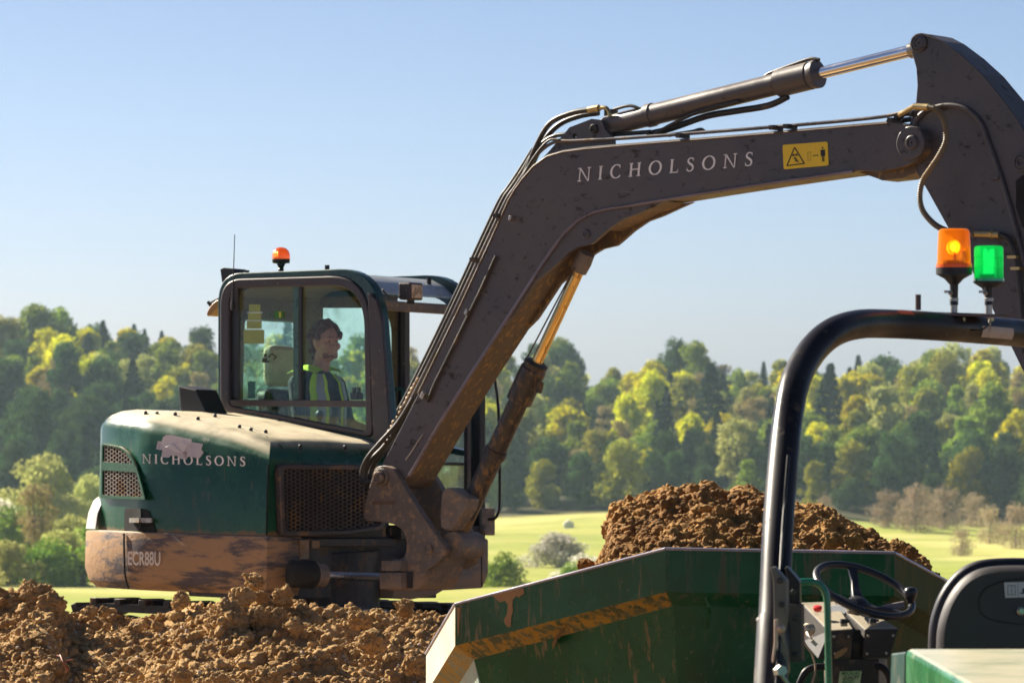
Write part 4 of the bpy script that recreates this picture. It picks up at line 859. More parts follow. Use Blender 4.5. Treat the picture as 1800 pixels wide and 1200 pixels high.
# hose bundle beside the boom foot
for k, pl in enumerate([[(726, 700), (700, 742), (668, 778), (645, 806), (636, 830), (640, 848), (656, 846)], [(722, 712), (700, 752), (675, 786), (650, 812), (641, 836), (648, 856), (662, 852)], [(716, 726), (697, 762), (672, 796), (654, 822), (650, 845)], [(735, 690), (712, 735), (690, 770), (664, 800)]]):
    mb = MB(); mb.tube(spline(TP(pl, RB - .02 - .05 * k), 5), .015 + .004 * (k % 2), 8); mb.build('hydraulic_hose', M['hose'], ex, smooth=60)
mb = MB()
for i in range(14):
    a = T(735 - i * 4.6 + random.uniform(-1, 1), 668 + i * 8.2, RB - .05); mb.ball(a, .012 + random.random() * .008, 5)
mb.build('hose_fitting', mat('muddy_fitting', (.35, .25, .15), .6, metal=.4, dirt=MUD, da=.4), ex)
# boom cylinder
B0, B1 = T(797, 955, rc0), T(1034, 440, rc0)
muddycyl = mat('boom_cylinder_muddy', (.028, .022, .022), .35, var=.2, dirt=(.26, .15, .055), da=.38, ds=18, stretch=(1.3, 1.3, .5), mud=(.28, .17, .065), mudz=(.9, 1.5), bump=.25, bs=30)
cyl('boom_cylinder', B0, B1, [(0, .04), (.02, .058), (.05, .062), (.30, .062), (.302, .072), (.325, .072), (.327, .062), (.49, .062), (.492, .082), (.60, .082), (.605, .074), (.62, .078), (.625, .05)], muddycyl)
cyl('boom_cylinder_rod', B0, B1, [(.60, .035), (.94, .035)], M['chromeglow'])
cyl('rod_eye', B0, B1, [(.93, .05), (.96, .055), (.99, .05)], M['postmud'])
mb = MB(); mb.tube(TP([(946, 690), (951, 672)], rc0 + .03), .02, 8); mb.tube(TP([(908, 660), (930, 622), (1010, 470)], rc0 + .06), .005, 6); mb.build('guide_rod', M['darkmetal'], boom)
mb = MB(); mb.prism(TP([(780, 859), (791, 856), (823, 876), (818, 895), (792, 933), (775, 928), (773, 905), (775, 870)], rc0 + .16), -Rv * .12); mb.build('cylinder_guard', M['postmud'], ex, bevel=.012)
mb = MB(); mb.lathe(T(796, 958, rc0 + .11), -Rv, [(0, .085), (.22, .085)], 22); mb.boxc(T(796, 928, rc0), Fv * .05, Rv * .05, Zv * .09); mb.build('cylinder_foot', M['postmud'], ex, smooth=30)
# ---- arm (dipper)
RA = -.66; AT = .24
armP = [(1598, 78), (1604, 64), (1618, 58), (1634, 61), (1655, 72), (1690, 98), (1725, 130), (1760, 172), (1785, 206), (1806, 240), (1826, 285), (1836, 330), (1832, 372), (1840, 440), (1868, 560), (1905, 700), (1945, 840), (1950, 870), (1925, 885), (1900, 870), (1880, 830), (1800, 656), (1775, 605), (1735, 525), (1700, 462), (1662, 393), (1627, 330), (1607, 297), (1592, 262), (1597, 222), (1609, 185), (1612, 150), (1610, 120), (1603, 95)]
mb = MB(); mb.prism(TP(armP, RA), -Rv * AT); arm = mb.build('dipper_arm', M['grey'], ex, bevel=.006)
pin(1616, 76, RA, 14, parent=arm, m=M['grey'], prot=.015, boss=17); pin(1797, 286, RA, 12, parent=arm, m=M['grey'], prot=.015, boss=17)
edge_strip([(1618, 60), (1655, 73), (1690, 99), (1725, 131), (1760, 173), (1785, 207), (1806, 241)], RA + .003, .007, .01, 'edge_flange', M['grey'], arm)
mb = MB(); mb.tube(spline(TP([(1606, 222), (1620, 200), (1650, 187), (1680, 186), (1705, 196), (1725, 218), (1735, 245), (1750, 285), (1765, 330), (1785, 400), (1800, 460), (1830, 560)], RA + .012), 5), .014, 8)
mb.build('arm_pipe', M['grey'], arm, smooth=60)
mb = MB(); mb.boxc(T(1750, 312, RA + .02), Fv * .03, Rv * .02, Zv * .012); mb.build('pipe_stub', M['grey'], arm)
slot = [(1788, 318), (1800, 308), (1815, 330), (1822, 380), (1815, 415), (1800, 400), (1788, 365)]
mb = MB(); mb.prism([p + Rv * .002 for p in TP(slot, RA)], Rv * .01); mb.build('link_recess', voidm, arm)
hp = [(1612, 187), (1628, 188), (1645, 192), (1656, 205), (1662, 225), (1662, 250), (1650, 275), (1636, 296), (1622, 318), (1617, 345), (1622, 370), (1640, 392), (1660, 404), (1680, 410), (1710, 412)]
hpts = spline(TP(hp, RB + .09), 26)
mb = MB(); mb.tube(hpts[20:], [.0185 if (i // 2) % 2 else .0135 for i in range(len(hpts) - 20)], 10); mb.build('spiral_hose', mat('spiral_guard', (.17, .13, .075), .4, dirt=(.3, .2, .1), da=.3), arm, smooth=60)
mb = MB(); mb.tube(TP([(1607, 188), (1632, 189)], RB + .09), .021, 12); mb.tube(TP([(1580, 203), (1598, 192), (1607, 187)], RB + .05), .014, 8); mb.build('hose_fitting', M['brass'], arm, smooth=40); mb = MB(); mb.tube(TP([(1712, 411), (1740, 412), (1757, 413)], RA + .03), .019, 12); mb.tube(TP([(1740, 412), (1746, 412)], RA + .03), .024, 6); mb.build('hose_fitting', M['brass'], arm, smooth=40)
mb = MB(); mb.tube(spline(TP([(1757, 413), (1770, 418), (1782, 440), (1790, 480), (1798, 560), (1800, 620)], RA + .03), 4), .016, 8); mb.build('arm_hose', M['hose'], arm, smooth=60)
for px_, py_ in [(1782, 452), (1788, 472)]:
    mb = MB(); mb.boxc(T(px_, py_, RA + .03), Fv * .03, Rv * .025, Zv * .008); mb.build('hose_clamp', M['brass'], arm)
mb = MB(); mb.tube(spline(TP([(1575, 209), (1590, 199), (1605, 200)], RB - .05), 4), .02, 8); mb.build('hydraulic_hose', M['hose'], boom); mb = MB(); mb.tube(TP([(1560, 215), (1600, 210), (1608, 214)], RB - .15), .016, 8); mb.build('hydraulic_hose', M['hose'], boom)
# bucket cylinder and bucket, mostly beyond the frame
K0, K1 = T(1812, 300, RA - AT / 2), T(1985, 700, RA - AT / 2)
cyl('bucket_cylinder', K0, K1, [(0, .05), (.02, .06), (.6, .06), (.62, .03), (1, .03)], M['darkmetal'], ex)
mb = MB(); bp = [(1925, 850), (2010, 820), (2080, 900), (2070, 1010), (1990, 1060), (1900, 1040), (1880, 1000), (1960, 1000), (2010, 960), (2000, 890), (1950, 900)]
mb.prism([p + Rv * .25 for p in TP(bp, RA - AT / 2)], -Rv * .5); mb.build('bucket', M['postmud'], ex)
# ================================================================== CAB (parts of the excavator)
RC = -1.15; RF = -2.10; CW_ = RC - RF
headl = mat('headliner_olive', (.20, .155, .075), .8, var=.2, dirt=(.08, .06, .03), da=.3)
so = rr(TP([(383, 481), (664, 470), (691, 800), (383, 742)], RC), [.2, .34, .02, .14], 10)
si = rr(TP([(389, 491), (650, 483), (657, 769), (389, 724)], RC), [.18, .33, .06, .12], 10)
fi = rr(TP([(404, 506), (641, 502), (645, 758), (404, 713)], RC), [.10, .27, .03, .06], 10)
mb = MB(); mb.ring(so, si, -Rv * .07); cabs = mb.build('cab_shell', M['cabgreen'], ex, smooth=35, bevel=.006)
mb = MB(); mb.ring([p + Rv * .014 for p in si], [p + Rv * .014 for p in fi], -Rv * .06); mb.build('window_frame', M['frame'], ex, smooth=35, bevel=.008)
mb = MB(); mb.prism(rr(TP([(651, 514), (667, 528), (676, 562), (690, 757), (693, 812), (664, 790), (660, 740), (654, 560)], RC + .004), .008, 2), Rv * .03); mb.build('front_pillar', M['frame'], ex, smooth=35, bevel=.012)
def sidebar(x0, y0, x1, y1, r, t, name, m, parent=ex, y1b=None, y0b=None):
    P = TP([(x0, y0), (x1, y0b or y0), (x1, y1b or y1), (x0, y1)], r); mb = MB(); mb.prism(P, -Rv * t); return mb.build(name, m, parent, bevel=.003)
sidebar(402, 702, 647, 713, RC + .008, .035, 'window_rail', M['frame'], y1b=715, y0b=704)
sidebar(515, 504, 525, 703, RC - .01, .02, 'sliding_pane_edge', mat('pane_edge', (.04, .11, .09), .3))
sidebar(524, 503, 530, 703, RC - .004, .02, 'window_post', M['black'])
sidebar(404, 507, 420, 702, RC - .012, .012, 'window_seal', M['black'])
sidebar(404, 500, 417, 545, RC + .012, .02, 'antenna_bracket', M['frame'])
# panes
def pane(px, r, name, m, t=.006):
    mb = MB(); mb.prism(TP(px, r), -Rv * t); return mb.build(name, m, ex)
pane([(402, 506), (524, 504), (524, 703), (402, 703)], RC - .016, 'window_pane', M['glass'])
pane([(524, 504), (575, 503), (605, 511), (628, 535), (638, 570), (645, 703), (524, 703)], RC - .020, 'window_pane', M['glass'])
pane([(410, 713), (645, 713), (645, 758), (560, 743), (410, 716)], RC - .016, 'window_pane', M['glassdirty'])
# roof
def uz(px, py):
    p = T(px, py, RC); return (p - N0).dot(Fv), (p - N0).dot(Zt)
top = [uz(*p) for p in [(384, 560), (387, 523), (398, 500), (420, 488), (450, 484), (574, 478), (606, 481)]]
topi = [uz(*p) for p in [(393, 560), (396, 527), (405, 508), (424, 497), (450, 493), (574, 488), (604, 490)]]
mb = MB(); mb.prism([H(u, RC - .07, z) for u, z in top + topi[::-1]], -Rv * (CW_ - .14)); mb.build('roof', [M['cabgreen']], ex, smooth=35)
hl = [uz(*p) for p in [(394, 560), (397, 528), (407, 510), (425, 499), (450, 495), (574, 490), (600, 492)]]
hli = [uz(*p) for p in [(400, 560), (403, 530), (411, 515), (427, 504), (450, 500), (574, 496), (600, 498)]]
mb = MB(); mb.prism([H(u, RC - .08, z) for u, z in hl + hli[::-1]], -Rv * (CW_ - .16)); mb.build('headliner', headl, ex)
# far side shell: the near shell pushed across
def across(pts): return [p - Rv * (CW_ - .07) for p in pts]
so2 = rr(TP([(383, 481), (664, 470), (676, 800), (383, 742)], RC), [.13, .34, .02, .14], 10)
fo2 = rr(TP([(396, 512), (648, 508), (668, 800 - 12), (396, 728)], RC), [.10, .3, .02, .08], 10)
mb = MB(); mb.ring(across(so2), across(fo2), -Rv * .07); mb.build('far_side_frame', M['cabgreen'], ex, smooth=35)
sidebar(689, 530, 700, 905, RF + .03, .05, 'door_pillar', M['black']); sidebar(704, 530, 712, 905, RF + .03, .05, 'door_pillar', M['frame'])
sidebar(697, 530, 706, 905, RF + .02, .03, 'door_pillar', voidm)
mb = MB(); mb.tube(spline(TP([(694, 752), (694, 690), (700, 684), (708, 690), (710, 752)], RF + .08), 4), .010, 8); mb.build('grab_loop', mat('green_grab_tube', (.0, .08, .05), .3), ex, smooth=60)
# rear-left fixed window with arched top
mb = MB(); mb.prism(TP([(548, 541), (690, 541), (690, 790), (548, 790)], RF + .04), -Rv * .006); mb.build('far_pane', M['glassfar'], ex)
pane_out = rr(TP([(520, 500), (694, 500), (694, 800), (520, 800)], RF + .06), .02, 8); pane_in = rr(TP([(546, 541), (688, 541), (688, 800 - 6), (546, 800 - 6)], RF + .06), [.05, .18, .02, .02], 8)
mb = MB(); mb.ring(pane_out, pane_in, -Rv * .03); mb.build('far_window_frame', headl, ex)
# rear wall
ur = -1.44
def RW(x, y, o=0): return TF(x, y, ur + o)
wo_ = rr([H(ur, RC - .05, .40), H(ur, RF + .04, .40), H(ur, RF + .04, -.62), H(ur, RC - .05, -.62)], .02, 6)
wi_ = rr([H(ur, RC - .13, .20), H(ur, RF + .24, .20), H(ur, RF + .24, -.44), H(ur, RC - .13, -.44)], .05, 6)
mb = MB(); mb.ring(wo_, wi_, Fv * .05); mb.build('rear_wall', headl, ex)
mb = MB(); mb.prism([H(ur + .02, RC - .10, .22), H(ur + .02, RF + .2, .22), H(ur + .02, RF + .2, -.46), H(ur + .02, RC - .10, -.46)], Fv * .006); mb.build('rear_pane', glass('rear_cab_glass', (.84, .96, .94), dirtc=(.5, .8, .72), da=.25, gl=.2), ex)
# notices stuck to the rear window, seen through the cab
note = mat('yellow_note', (.38, .36, .02), .7, var=.08)
for (x0, y0, x1, y1) in [(437.5, 535, 457.5, 548), (436, 550, 458.5, 562), (434, 564, 459.5, 577.5), (428, 580, 464, 604)]:
    a = T(x0, y1, RC - .03); mb = MB(); mb.box(a, T(x1, y1, RC - .03) - a, T(x0, y0, RC - .03) - a, Rv * -.003); mb.build('yellow_notice', note, ex)
white_e = mat('notice_edge', (.7, .75, .7), .7)
mb = MB()
for y in (549, 563, 579): a = T(434, y + 1, RC - .029); mb.box(a, T(461, y + 1, RC - .029) - a, T(434, y - .6, RC - .029) - a, Rv * -.002)
mb.build('notice_edge', white_e, ex)
def sticker(x0, y0, x1, y1, m, name='sticker', r=RC - .012):
    a = T(x0, y1, r); mb = MB(); mb.box(a, T(x1, y1, r) - a, T(x0, y0, r) - a, Rv * .002); return mb.build(name, m, ex)
paper = mat('pale_notice', (.50, .66, .62), .8, var=.06)
ntc = sticker(429, 608, 476, 700, glass('film_notice', (.85, .93, .88), dirtc=(.6, .75, .7), da=.5, gl=.1), 'film_notice')
sticker(436, 670, 449, 700, mat('teal_sticker', (.03, .15, .18), .6)); 
lg = sticker(483, 547, 498, 559, mat('logo_green', (.03, .15, .02), .6), 'logo_sticker'); sticker(491, 548, 494, 558, mat('logo_yellow', (.5, .45, .05), .6), 'logo_sticker', RC - .010)
o = T(481, 558, RC - .012)
serif_text(lambda x, y: o + Fv * (-x * .032) + Zv * (y * .036), 'CH', mat('reversed_lettering', (.04, .12, .12), .6), ex, .25, .1, .16)
# printed pictograms
mb = MB()
def PS(x, y, k=0): return T(x, y, RC - .008)
def tri_sign(cx, cy, s):
    t = [(cx - s, cy + s * .8), (cx + s, cy + s * .8), (cx, cy - s)]
    for i in range(3):
        a, b = t[i], t[(i + 1) % 3]; dx, dy = b[0] - a[0], b[1] - a[1]; l = math.hypot(dx, dy); q = .45
        mb.face([PS(a[0] - dy / l * q, a[1] + dx / l * q), PS(b[0] - dy / l * q, b[1] + dx / l * q), PS(b[0] + dy / l * q, b[1] - dx / l * q), PS(a[0] + dy / l * q, a[1] - dx / l * q)])
    mb.face([PS(cx - .7, cy - s * .35), PS(cx + .7, cy - s * .35), PS(cx + .3, cy + s * .3), PS(cx - .3, cy + s * .3)]); mb.face([PS(cx - .5, cy + s * .42), PS(cx + .5, cy + s * .42), PS(cx + .5, cy + s * .62), PS(cx - .5, cy + s * .62)])
ink_ = M['ink']
for a_ in ((462.5, 655, 6), (476, 681, 6.5)): mb = MB(); tri_sign(*a_); mb.build('warning_print', ink_, ex, recalc=False)
mb = MB()
mb.face([PS(461, 629), PS(470, 629), PS(470, 634), PS(461, 634)]); mb.face([PS(464, 622), PS(469, 621), PS(469, 628), PS(464, 628)]); mb.face([PS(460, 634), PS(474, 634), PS(473, 637), PS(461, 637)])
mb.face([PS(470, 628), PS(478, 620), PS(487, 627), PS(480, 634), PS(480, 631), PS(484, 627), PS(478, 623), PS(472, 630)])
mb.build('pictogram_print', ink_, ex, recalc=False); mb = MB()
for i in range(26):
    x, y = random.uniform(430, 474), random.uniform(612, 698); l = random.uniform(1, 4)
    mb.face([PS(x, y), PS(x + l, y), PS(x + l, y + .7), PS(x, y + .7)])
mb.build('notice_lettering', M['ink'], ex, recalc=False)
# front: sloped upper light, header, windscreen parts
vz = [uz(*p) for p in [(606, 481), (628, 493), (646, 512), (657, 531)]]
visg = mat('visor_pale_grey', (.55, .57, .57), .35, var=.12, dirt=(.42, .35, .26), da=.25, ds=5, coat=.2)
mb = MB(); mb.prism([H(u, RC - .07, z) for u, z in vz[:3]] + [H(u, RC - .07, z - .012) for u, z in vz[:3]][::-1], -Rv * (CW_ - .14)); mb.build('sun_visor', visg, ex, smooth=50)
mb = MB(); mb.prism([H(u, RC - .07, z) for u, z in vz[2:]] + [H(u, RC - .07, z - .008) for u, z in vz[2:]][::-1], -Rv * (CW_ - .14)); mb.build('upper_pane', M['glass'], ex)
hu, hz = uz(660, 535)
mb = MB(); mb.box(H(hu - .03, RC - .05, hz - .035), -Rv * (CW_ - .08), Fv * .055, Zv * .065); mb.build('header_bar', M['postmud'], ex, bevel=.012)
mb = MB(); mb.prism([H(.0 - .06, RF + .06, .30), H(0, RF + .06, -.1), H(.03, RF + .06, -1.2), H(-.05, RF + .06, -1.2), H(-.08, RF + .06, -.1), H(-.12, RF + .06, .30)], -Rv * .06); mb.build('front_pillar', M['black'], ex, bevel=.006)
mb = MB(); mb.box(H(-.02, RF + .16, -1.2), Fv * .03, Rv * -.035, Zv * 1.3); mb.build('screen_rail', M['frame'], ex)
mb = MB(); mb.box(H(-.1, RC - .1, -1.22), Fv * .13, -Rv * (CW_ - .1), Zv * .09); mb.box(H(-.05, RC - .1, -.74), Fv * .03, -Rv * (CW_ - .2), Zv * .02); mb.build('screen_sill', M['darkmetal'], ex, bevel=.006)
mb = MB(); mb.box(H(-.03, RC - .15, -1.13), Fv * .006, -Rv * (CW_ - .25), Zv * .40); mb.build('lower_screen', M['glassdirty'], ex)
mb = MB(); mb.box(H(-1.4, RC - .08, -1.2), Fv * 1.35, -Rv * (CW_ - .12), Zv * .05); mb.box(H(-1.4, RC - .075, -1.15), Fv * 1.32, -Rv * .03, Zv * .53); mb.box(H(-1.4, RC - .08, -1.15), Fv * .05, -Rv * (CW_ - .12), Zv * .56); mb.build('cab_floor', M['darkmetal'], ex)
mb = MB(); mb.tube(spline([TF(867, 652, .04), TF(871, 676, .06), TF(876, 720, .08), TF(878, 800, .08), TF(878, 880, .08), TF(876, 900, .08), TF(869, 911, .06), TF(856, 912, .02)], 5), .010, 10); mb.build('hand_rail', M['blackgloss'], ex, smooth=60)
mb = MB(); mb.boxc(H(.0, RF - .03, -1.1), Fv * .03, Rv * .07, Zv * .09); mb.lathe(TF(842, 930, .0), Fv, [(0, .03), (.07, .03)], 12); mb.build('pillar_foot', M['postmud'], ex, bevel=.01)
# work lamp on the header, lamp at the back, mirror, antenna, beacon, roof studs
mb = MB(); c = T(722, 512, RC - .20); u_c = (c - N0).dot(Fv)
mb.boxc(c, Fv * .05, Rv * .066, Zv * .056); lamp = mb.build('work_lamp', M['frame'], ex, bevel=.012)
mb = MB(); mb.boxc(c + Fv * .053, Fv * .004, Rv * .052, Zv * .043); mb.build('lamp_glass', mat('lamp_glass', (.70, .50, .34), .3, dirt=(.2, .12, .06), da=.4, ds=18), lamp, bevel=.004)
mb = MB(); mb.boxc(c - Zv * .06, Fv * .015, Rv * .02, Zv * .02); mb.tube(spline([c + Fv * .0 - Zv * .02 + Rv * .06, c + Rv * .16 - Zv * .05, c + Rv * .24 - Zv * .03, c + Rv * .28 + Zv * .0], 5), .006, 6); mb.build('lamp_bracket', M['rubber'], lamp)
mb = MB(); c = T(400, 484, RC - .15); mb.prism(TP([(387, 473), (393, 470.5), (409, 472), (415, 480), (415, 490), (405, 497), (390, 496)], RC - .1), -Rv * .13); mb.tube(TP([(406, 496), (402, 501), (400, 508)], RC - .12), .012, 8); mb.tube(spline(TP([(416, 484), (424, 481), (433, 484)], RC - .12), 4), .005, 6)
mb.build('rear_work_lamp', M['black'], ex, bevel=.008)
mb = MB(); c = T(374.5, 541, RC - .1); e1 = (T(387, 526, RC - .1) - c).normalized(); e2 = e1.cross(Rv).normalized()
outl = [c + e1 * (.075 * math.cos(a)) + e2 * (.026 * math.sin(a)) for a in [2 * math.pi * i / 20 for i in range(20)]]
mb.prism(outl, -Rv * .16); mir = mb.build('mirror', mat('mirror_amber_back', (.34, .17, .03), .35, var=.1), ex, smooth=40, bevel=.006)
mb = MB(); mb.tube(TP([(392, 521), (380, 527), (368, 533)], RC - .12), .008, 8); mb.tube(TP([(366, 531), (371, 537)], RC - .12), .012, 8); mb.ball(T(393, 513, RC - .1), .016, 6); mb.build('mirror_arm', M['black'], mir)
mb = MB(); mb.tube(TP([(412.5, 412), (410.5, 480), (409, 525)], RC + .02), [.0028, .0035, .006], 6); mb.lathe(T(409, 545, RC + .02), Zv, [(0, .012), (.04, .014), (.07, .007)], 10); mb.build('antenna', M['black'], ex)
mb = MB(); bc = T(494, 478, -1.45); kz = bc.y / FPX
mb.lathe(bc - Zv * .03, Zv, [(0, .016), (.03, .016), (.05, .02), (.055, .016), (.07, .022), (.085, .03), (.088, .055), (.095, .058), (.115, .06), (.118, .056)], 24); bk = mb.build('roof_beacon', M['black'], ex, smooth=35)
mb = MB(); mb.lathe(bc - Zv * .03, Zv, [(.105, .0585), (.13, .061), (.150, .058), (.170, .050), (.185, .036), (.193, .015)], 24); mb.build('beacon_lens', M['ambersmall'], bk, smooth=50)
mb = MB()
for k in (-1, 0, 1): mb.boxc(bc + Zv * .115 + Fv * (k * .014) + Rv * .052, Fv * .003, Rv * .003, Zv * .018)
mb.build('beacon_led', mat('led_strip', (1, .8, .4), .4, emit=(1, .75, .3), es=1.2), bk)
for px_, py_, r_ in [(434, 487, -1.25), (575, 478, -1.25), (754, 500, RF + .2)]:
    mb = MB(); mb.lathe(T(px_, py_, r_), Zv, [(0, .016), (.045, .016)], 10); mb.build('roof_stud', M['black'], ex)
mb = MB(); mb.boxc(T(627, 696, RC - .06), Fv * .032, Rv * .03, Zv * .022); mb.boxc(T(623, 686, RC - .06), Fv * .01, Rv * .012, Zv * .02); mb.boxc(T(631, 686, RC - .06), Fv * .008, Rv * .012, Zv * .02); mb.build('control_switch', M['black'], ex, bevel=.004)
# operator's seat
seatm = mat('seat_beige', (.62, .52, .34), .8, var=.2)
def OP(du, dr, z): return H(-.95 + du, -1.62 + dr, z)     # operator's station
mb = MB()
mb.prism(rr([OP(-.26, .24, -.78), OP(-.36, .20, -.26), OP(-.36, -.20, -.26), OP(-.26, -.24, -.78)], .08, 5), -Fv * .11)
mb.prism(rr([OP(-.25, .25, -.80), OP(.24, .25, -.76), OP(.24, -.25, -.76), OP(-.25, -.25, -.80)], .06, 5), Zv * -.12)
st = mb.build('operator_seat', M['darkmetal'], ex, bevel=.03, smooth=50)
mb = MB(); mb.prism(rr([OP(-.36, .15, -.24), OP(-.385, .13, .03), OP(-.385, -.13, .03), OP(-.36, -.15, -.24)], .06, 5), -Fv * .09); mb.build('headrest', seatm, st, bevel=.03, smooth=50)
mb = MB()
for s in (1, -1): mb.boxc(OP(.05, .30 * s, -.62), Fv * .18, Rv * .05, Zv * .05); mb.tube([OP(.18, .30 * s, -.58), OP(.20, .30 * s, -.45)], .014, 8); mb.ball(OP(.20, .30 * s, -.43), .03, 6)
mb.build('joystick_console', M['black'], ex, bevel=.01)
# ---- undercarriage
tr = M['rubber']
def track(r0, r1):
    mb = MB(); pr = []
    R0 = .34; u0, u1 = -1.75 + .25, .55; zc_ = GZ + R0
    N = 64; loop = []
    for i in range(N):
        t = i / N
        if t < .3: loop.append((lerp(u0, u1, t / .3), zc_ + R0))
        elif t < .5: a = math.pi / 2 - (t - .3) / .2 * math.pi; loop.append((u1 + R0 * math.cos(a), zc_ + R0 * math.sin(a)))
        elif t < .8: loop.append((lerp(u1, u0, (t - .5) / .3), zc_ - R0))
        else: a = -math.pi / 2 - (t - .8) / .2 * math.pi; loop.append((u0 + R0 * math.cos(a), zc_ + R0 * math.sin(a)))
    out = [H(u, r0, z) for u, z in loop]; inn = [H(-.6 + (u + .6) * .96, r0, zc_ + (z - zc_) * .85) for u, z in loop]
    mb.ring(out, inn, Rv * (r1 - r0)); t_ = mb.build('track', tr, ex, smooth=40)
    mb = MB()
    for i in range(0, N, 2):
        u, z = loop[i]; u2, z2 = loop[(i + 1) % N]; d = V((u2 - u, z2 - z, 0)).normalized(); nu, nz = -d.y, d.x
        if nu * (u + .6) + nz * (z - zc_) < 0: nu, nz = -nu, -nz
        c0 = H(u + nu * .012, (r0 + r1) / 2, z + nz * .012); mb.boxc(c0, (Fv * d.x + Zv * d.y) * .028, Rv * ((r1 - r0) / 2 + .01), (Fv * nu + Zv * nz) * .022)
    mb.build('tread_lug', mat('dusty_rubber', (.03, .026, .022), .7, dust=(.5, .42, .32), duq=.8, dirt=MUD, da=.3), t_, bevel=.006)
    mb = MB()
    for u in (u0, u0 + .5, u0 + 1, u0 + 1.5, u1): mb.lathe(H(u, r0 + .04, zc_ - (0 if u in (u0, u1) else .16)), Rv, [(0, .26 if u in (u0, u1) else .1), (r1 - r0 - .08, .26 if u in (u0, u1) else .1)], 20)
    mb.build('track_roller', M['darkmetal'], t_)
track(-.43, -.03); track(-2.15, -1.75)
mb = MB(); mb.box(H(-1.2, -1.8, GZ + .3), Fv * 1.3, Rv * 1.4, Zv * .3); mb.lathe(H(-.7, -1.1, GZ + .5), Zv, [(0, .5), (.3, .5)], 30); mb.build('undercarriage', M['darkmetal'], ex)
# ================================================================== OPERATOR
skin = mat('skin', (.50, .26, .17), .55, var=.12); hairm = mat('hair_auburn', (.13, .05, .018), .7, var=.35, bump=.8, bs=60)
shirtm = mat('dark_green_shirt', (.012, .03, .028), .85, var=.3, bump=.3, bs=25); vestm = mat('hi_vis_yellow', (.60, .95, .02), .7, var=.08); stripm = mat('reflective_grey', (.36, .38, .38), .45, var=.1); trou = mat('dark_trousers', (.02, .022, .03), .85, var=.25)
hp_ = T(573, 608, -1.62)
pu = (hp_ - N0).dot(Fv) + .0
def Q(du, dr, z): return H(pu + du, -1.62 + dr, z)       # du forward, dr to the operator's right, z absolute
per = empty('person', Q(-.12, 0, -.78), 'operator with curly auburn hair and yellow hi-vis vest seated in the excavator cab', 'person')
HT = .02 + (hp_ - N0).dot(Zt)     # head centre height
fd = (Fv * .92 + Rv * .18).normalized(); sd = Zv.cross(fd).normalized()   # face direction, left side of the face
hc = Q(0, 0, HT)
def HD(f, s, z): return hc + fd * f + sd * s + Zv * z
def remesh(mb, name, m, vox, parent, sm=6, label=None):
    o = mb.build(name, m, parent, recalc=True); r = o.modifiers.new('remesh', 'REMESH'); r.mode = 'VOXEL'; r.voxel_size = vox; r.use_smooth_shade = True
    if sm: s_ = o.modifiers.new('smooth', 'SMOOTH'); s_.iterations = sm; s_.factor = .5
    return o
mb = MB(); AX = (fd, sd, Zv)
mb.ball(HD(-.008, 0, .025), .1, 12, (.98, .76, .98), AX); mb.ball(HD(.02, 0, -.045), .075, 12, (.98, .80, 1.05), AX)
mb.ball(HD(.055, 0, -.085), .032, 8, (1, 1.05, .8), AX)                                    # chin
mb.tube([HD(.078, 0, .026), HD(.098, 0, .004), HD(.112, 0, -.020), HD(.096, 0, -.030)], [.007, .008, .0098, .008], 8)   # nose
for s in (1, -1):
    mb.ball(HD(.080, .030 * s, .030), .016, 8, (.9, 1.6, .5), AX); mb.ball(HD(.062, .042 * s, -.022), .026, 8, (1, 1, 1), AX)
    mb.ball(HD(-.005, .078 * s, -.008), .030, 8, (.62, .34, 1), AX)
mb.ball(HD(.082, 0, -.053), .017, 8, (.8, 1.4, .35), AX); mb.ball(HD(.079, 0, -.064), .016, 8, (.8, 1.2, .4), AX)
sh = HT - .25                                                                                # shoulder height
mb.tube([HD(-.02, 0, -.06), Q(-.04, 0, HT - .16), Q(-.07, 0, sh - .04)], [.055, .056, .075], 14)
def torso(mb, infl=0):
    for z, u, a, b in [(sh - .02, -.07, .10, .16), (sh - .10, -.07, .115, .19), (sh - .20, -.065, .12, .185), (sh - .32, -.07, .115, .165), (sh - .42, -.09, .12, .165), (sh - .50, -.11, .13, .175)]:
        mb.ball(Q(u, 0, z), 1, 10, (a + infl, b + infl, .09 + infl), (Fv, Rv, Zv))
def arm_pts(s): return [Q(-.07, .19 * s, sh - .03), Q(.0, .235 * s, sh - .28), Q(.22, .27 * s, sh - .34), Q(.265, .275 * s, sh - .33)]
torso(mb)
for s in (1, -1):
    a, b, c, d = arm_pts(s); mb.tube([a, (a + b) / 2, b], [.055, .05, .040], 12); mb.ball(b, .041, 8); mb.tube([b, (b * .6 + c * .4), c], [.040, .040, .026], 12); mb.ball(a, .056, 8)
    mb.ball(d + Zv * -.004, .034, 8, (1.15, 1, .6), (Fv, Rv, Zv))
    for k in range(4):
        o = d + Fv * (.018 + .002 * k) + Rv * ((k - 1.5) * .018) ; L = (.036, .042, .040, .030)[k]
        mb.tube([o - Fv * .01, o + Fv * L * .7 + Zv * .004, o + Fv * L - Zv * .02, o + Fv * L * .6 - Zv * .036], [.0095, .0088, .008, .007], 8)
    mb.tube([d - Rv * .02 * s, d - Rv * .036 * s + Fv * .015 - Zv * .01, d - Rv * .032 * s + Fv * .035 - Zv * .024], [.012, .010, .008], 8)
hipz = sh - .53
